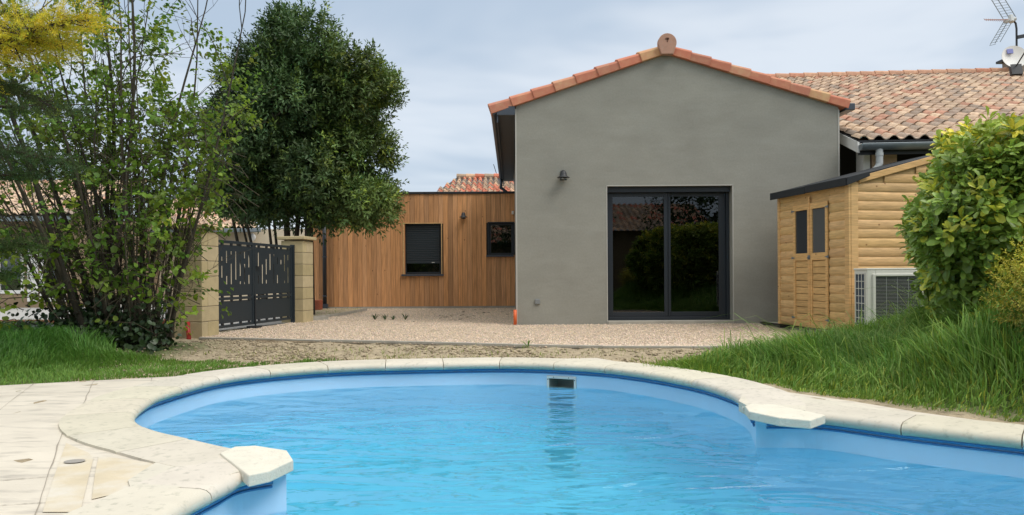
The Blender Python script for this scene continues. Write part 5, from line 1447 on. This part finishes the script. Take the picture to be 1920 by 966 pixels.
t = tints(len(x), .25, .07) * (1 - tl * [0.15, .0, .0]) * np.where((rng.random(len(x)) < .10)[:, None], [2.1, 1.35, 1.2], 1) * (1.0 + .25 * sst(1 - g / .8)[:, None] * [1.4, .6, .8])
gr_ = blades('grass', x, y, h_, t, 1.05)
k_ = rng.random(len(x)) < .045
g2_ = blades('tall_grass', x[k_], y[k_], h_[k_] * rng.uniform(1.15, 1.7, k_.sum()) + .03, tints(k_.sum(), .3, .1, (1.45, 1.2, 1.5)), 1.7, (.006, .012)); tag(g2_, kind='stuff'); tag(gr_, kind='stuff'); print('blades', len(x))
# left lawn
N_ = 110000
x = rng.uniform(-7.5, -1.2, N_); y = rng.uniform(5.2, 9.6, N_)
ded = np.interp(x, [p[0] for p in DL], [p[1] for p in DL])
co = dist_out(x, y)
bound = np.interp(x, [-7.5, -4.9, -4.3, -3.7, -3.1, -2.4, -1.6], [9.7, 9.5, 7.6, 7.35, 7.0, 6.85, 6.85])
ok = (y > ded + .03) & (co > .36) & (y < bound + .25 * (clumpy(x, y, 5) - .5)) & (x > -y * .75 - .5)
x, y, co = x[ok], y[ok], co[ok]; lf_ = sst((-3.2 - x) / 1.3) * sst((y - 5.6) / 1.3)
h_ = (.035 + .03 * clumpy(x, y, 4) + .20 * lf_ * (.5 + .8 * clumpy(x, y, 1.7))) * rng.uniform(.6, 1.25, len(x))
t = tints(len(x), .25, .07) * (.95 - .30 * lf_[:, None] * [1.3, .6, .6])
gl_ = blades('grass', x, y, h_, t, .9); tag(gl_, kind='stuff'); print('blades', len(x))
# sparse dry blades on the bare strip, and a few green tufts
cx_ = []; 
for (px, py, n_, s) in ((893, 672, 130, .10), (988, 650, 60, .05), (1010, 665, 40, .10), (740, 668, 50, .12), (560, 668, 60, .15), (1215, 682, 120, .12), (1240, 676, 120, .12), (650, 655, 25, .1), (430, 660, 30, .12)):
    gx_, gy_ = G(px, py); cx_.append(np.stack([rng.normal(gx_, s, n_), rng.normal(gy_, s * .8, n_)], -1))
cx_.append(np.stack([rng.uniform(-3.8, 2.2, 900), rng.uniform(6.9, 8.3, 900)], -1))
P_ = np.concatenate(cx_); ok = (~inside(P_[:, 0], P_[:, 1], OX, OY)) & (dist_out(P_[:, 0], P_[:, 1]) > .36) & (P_[:, 1] < np.interp(P_[:, 0], [p[0] for p in kp], [p[1] for p in kp]) - .02); P_ = P_[ok]
sp_g = blades('dry_grass', P_[:, 0], P_[:, 1], rng.uniform(.02, .085, len(P_)), tints(len(P_), .3, .1, (1.5, 1.05, .9)), 1.2, (.003, .006)); tag(sp_g, kind='stuff')
# plants on the planting bed's soil
P_ = np.stack([rng.uniform(-5.0, -3.6, 700), rng.uniform(14.0, 18.0, 700)], -1); PBX = np.array([G(590, 598)[0], G(640, 591.5)[0], G(686, 583)[0], -3.7, -5.1]); PBY = np.array([G(590, 598)[1], G(640, 591.5)[1], G(686, 583)[1], 18.1, 18.1])
P_ = P_[inside(P_[:, 0], P_[:, 1], PBX, PBY)]
bgx = blades('bed_grass', P_[:, 0], P_[:, 1], rng.uniform(.04, .10, len(P_)), tints(len(P_), .3, .1, (1.2, 1, .9)), 1.0); tag(bgx, kind='stuff')

# small weeds one can count
def weed(px, py, h_, n_, spread, label, tb, wid=.01, group=None, name='weed'):
    gx_, gy_ = G(px, py); m = MB()
    for i in range(n_):
        a = random.uniform(0, 6.28) if i else 1.5; l = random.uniform(.6, 1) * h_; s = Vector((math.cos(a), math.sin(a) * .6, 0)); sd = Vector((-s.y, s.x, 0)).normalized() * wid
        p = Vector((gx_, gy_, 0)); q = p + s * spread * .5 + Vector((0, 0, l * .7)); r_ = p + s * spread + Vector((0, 0, l))
        m.add([p - sd * .5, p + sd * .5, q + sd, q - sd, r_], [(0, 1, 2, 3), (3, 2, 4)], tb)
    o = m.build(name, MT['grass']); tag(o, label, 'weed', group)
for px, lb in ((703, 'dark spiky weed on the gravel, leftmost of four before the timber wall'), (722, 'dark spiky weed on the gravel, second from the left of four'), (737, 'thin dark weed on the gravel, third from the left of four'), (760, 'dark spiky weed on the gravel, rightmost of four before the timber wall')):
    weed(px, 600, .13 if px != 737 else .09, 13 if px != 737 else 8, .11, lb, (.28, .28, .5), .009, 'dark weeds on the gravel')
weed(990, 652, .10, 9, .10, 'single thin green weed by the kerb in front of the gravel', (.8, .8, .8), .007)
for k, (px, py) in enumerate(((930, 605), (941, 601), (945, 606))): pass
# fallen leaves and scraps on the gravel
N_ = 42; x = rng.normal(-.75, .55, N_); y = rng.normal(14.8, 1.1, N_); ok = (x < -.0) ; x, y = x[ok], y[ok]
lt = leaves('leaf_litter', np.stack([x, y, np.full(len(x), .012)], -1), np.stack([rng.normal(0, 1, len(x)), rng.normal(0, 1, len(x)), np.zeros(len(x))], -1), np.tile([0, 0, 1.0], (len(x), 1)), np.full(len(x), .09), np.full(len(x), .06), np.full((len(x), 3), .35), MT['bark'], tpl=LEAF_DIAMOND); tag(lt, kind='stuff')
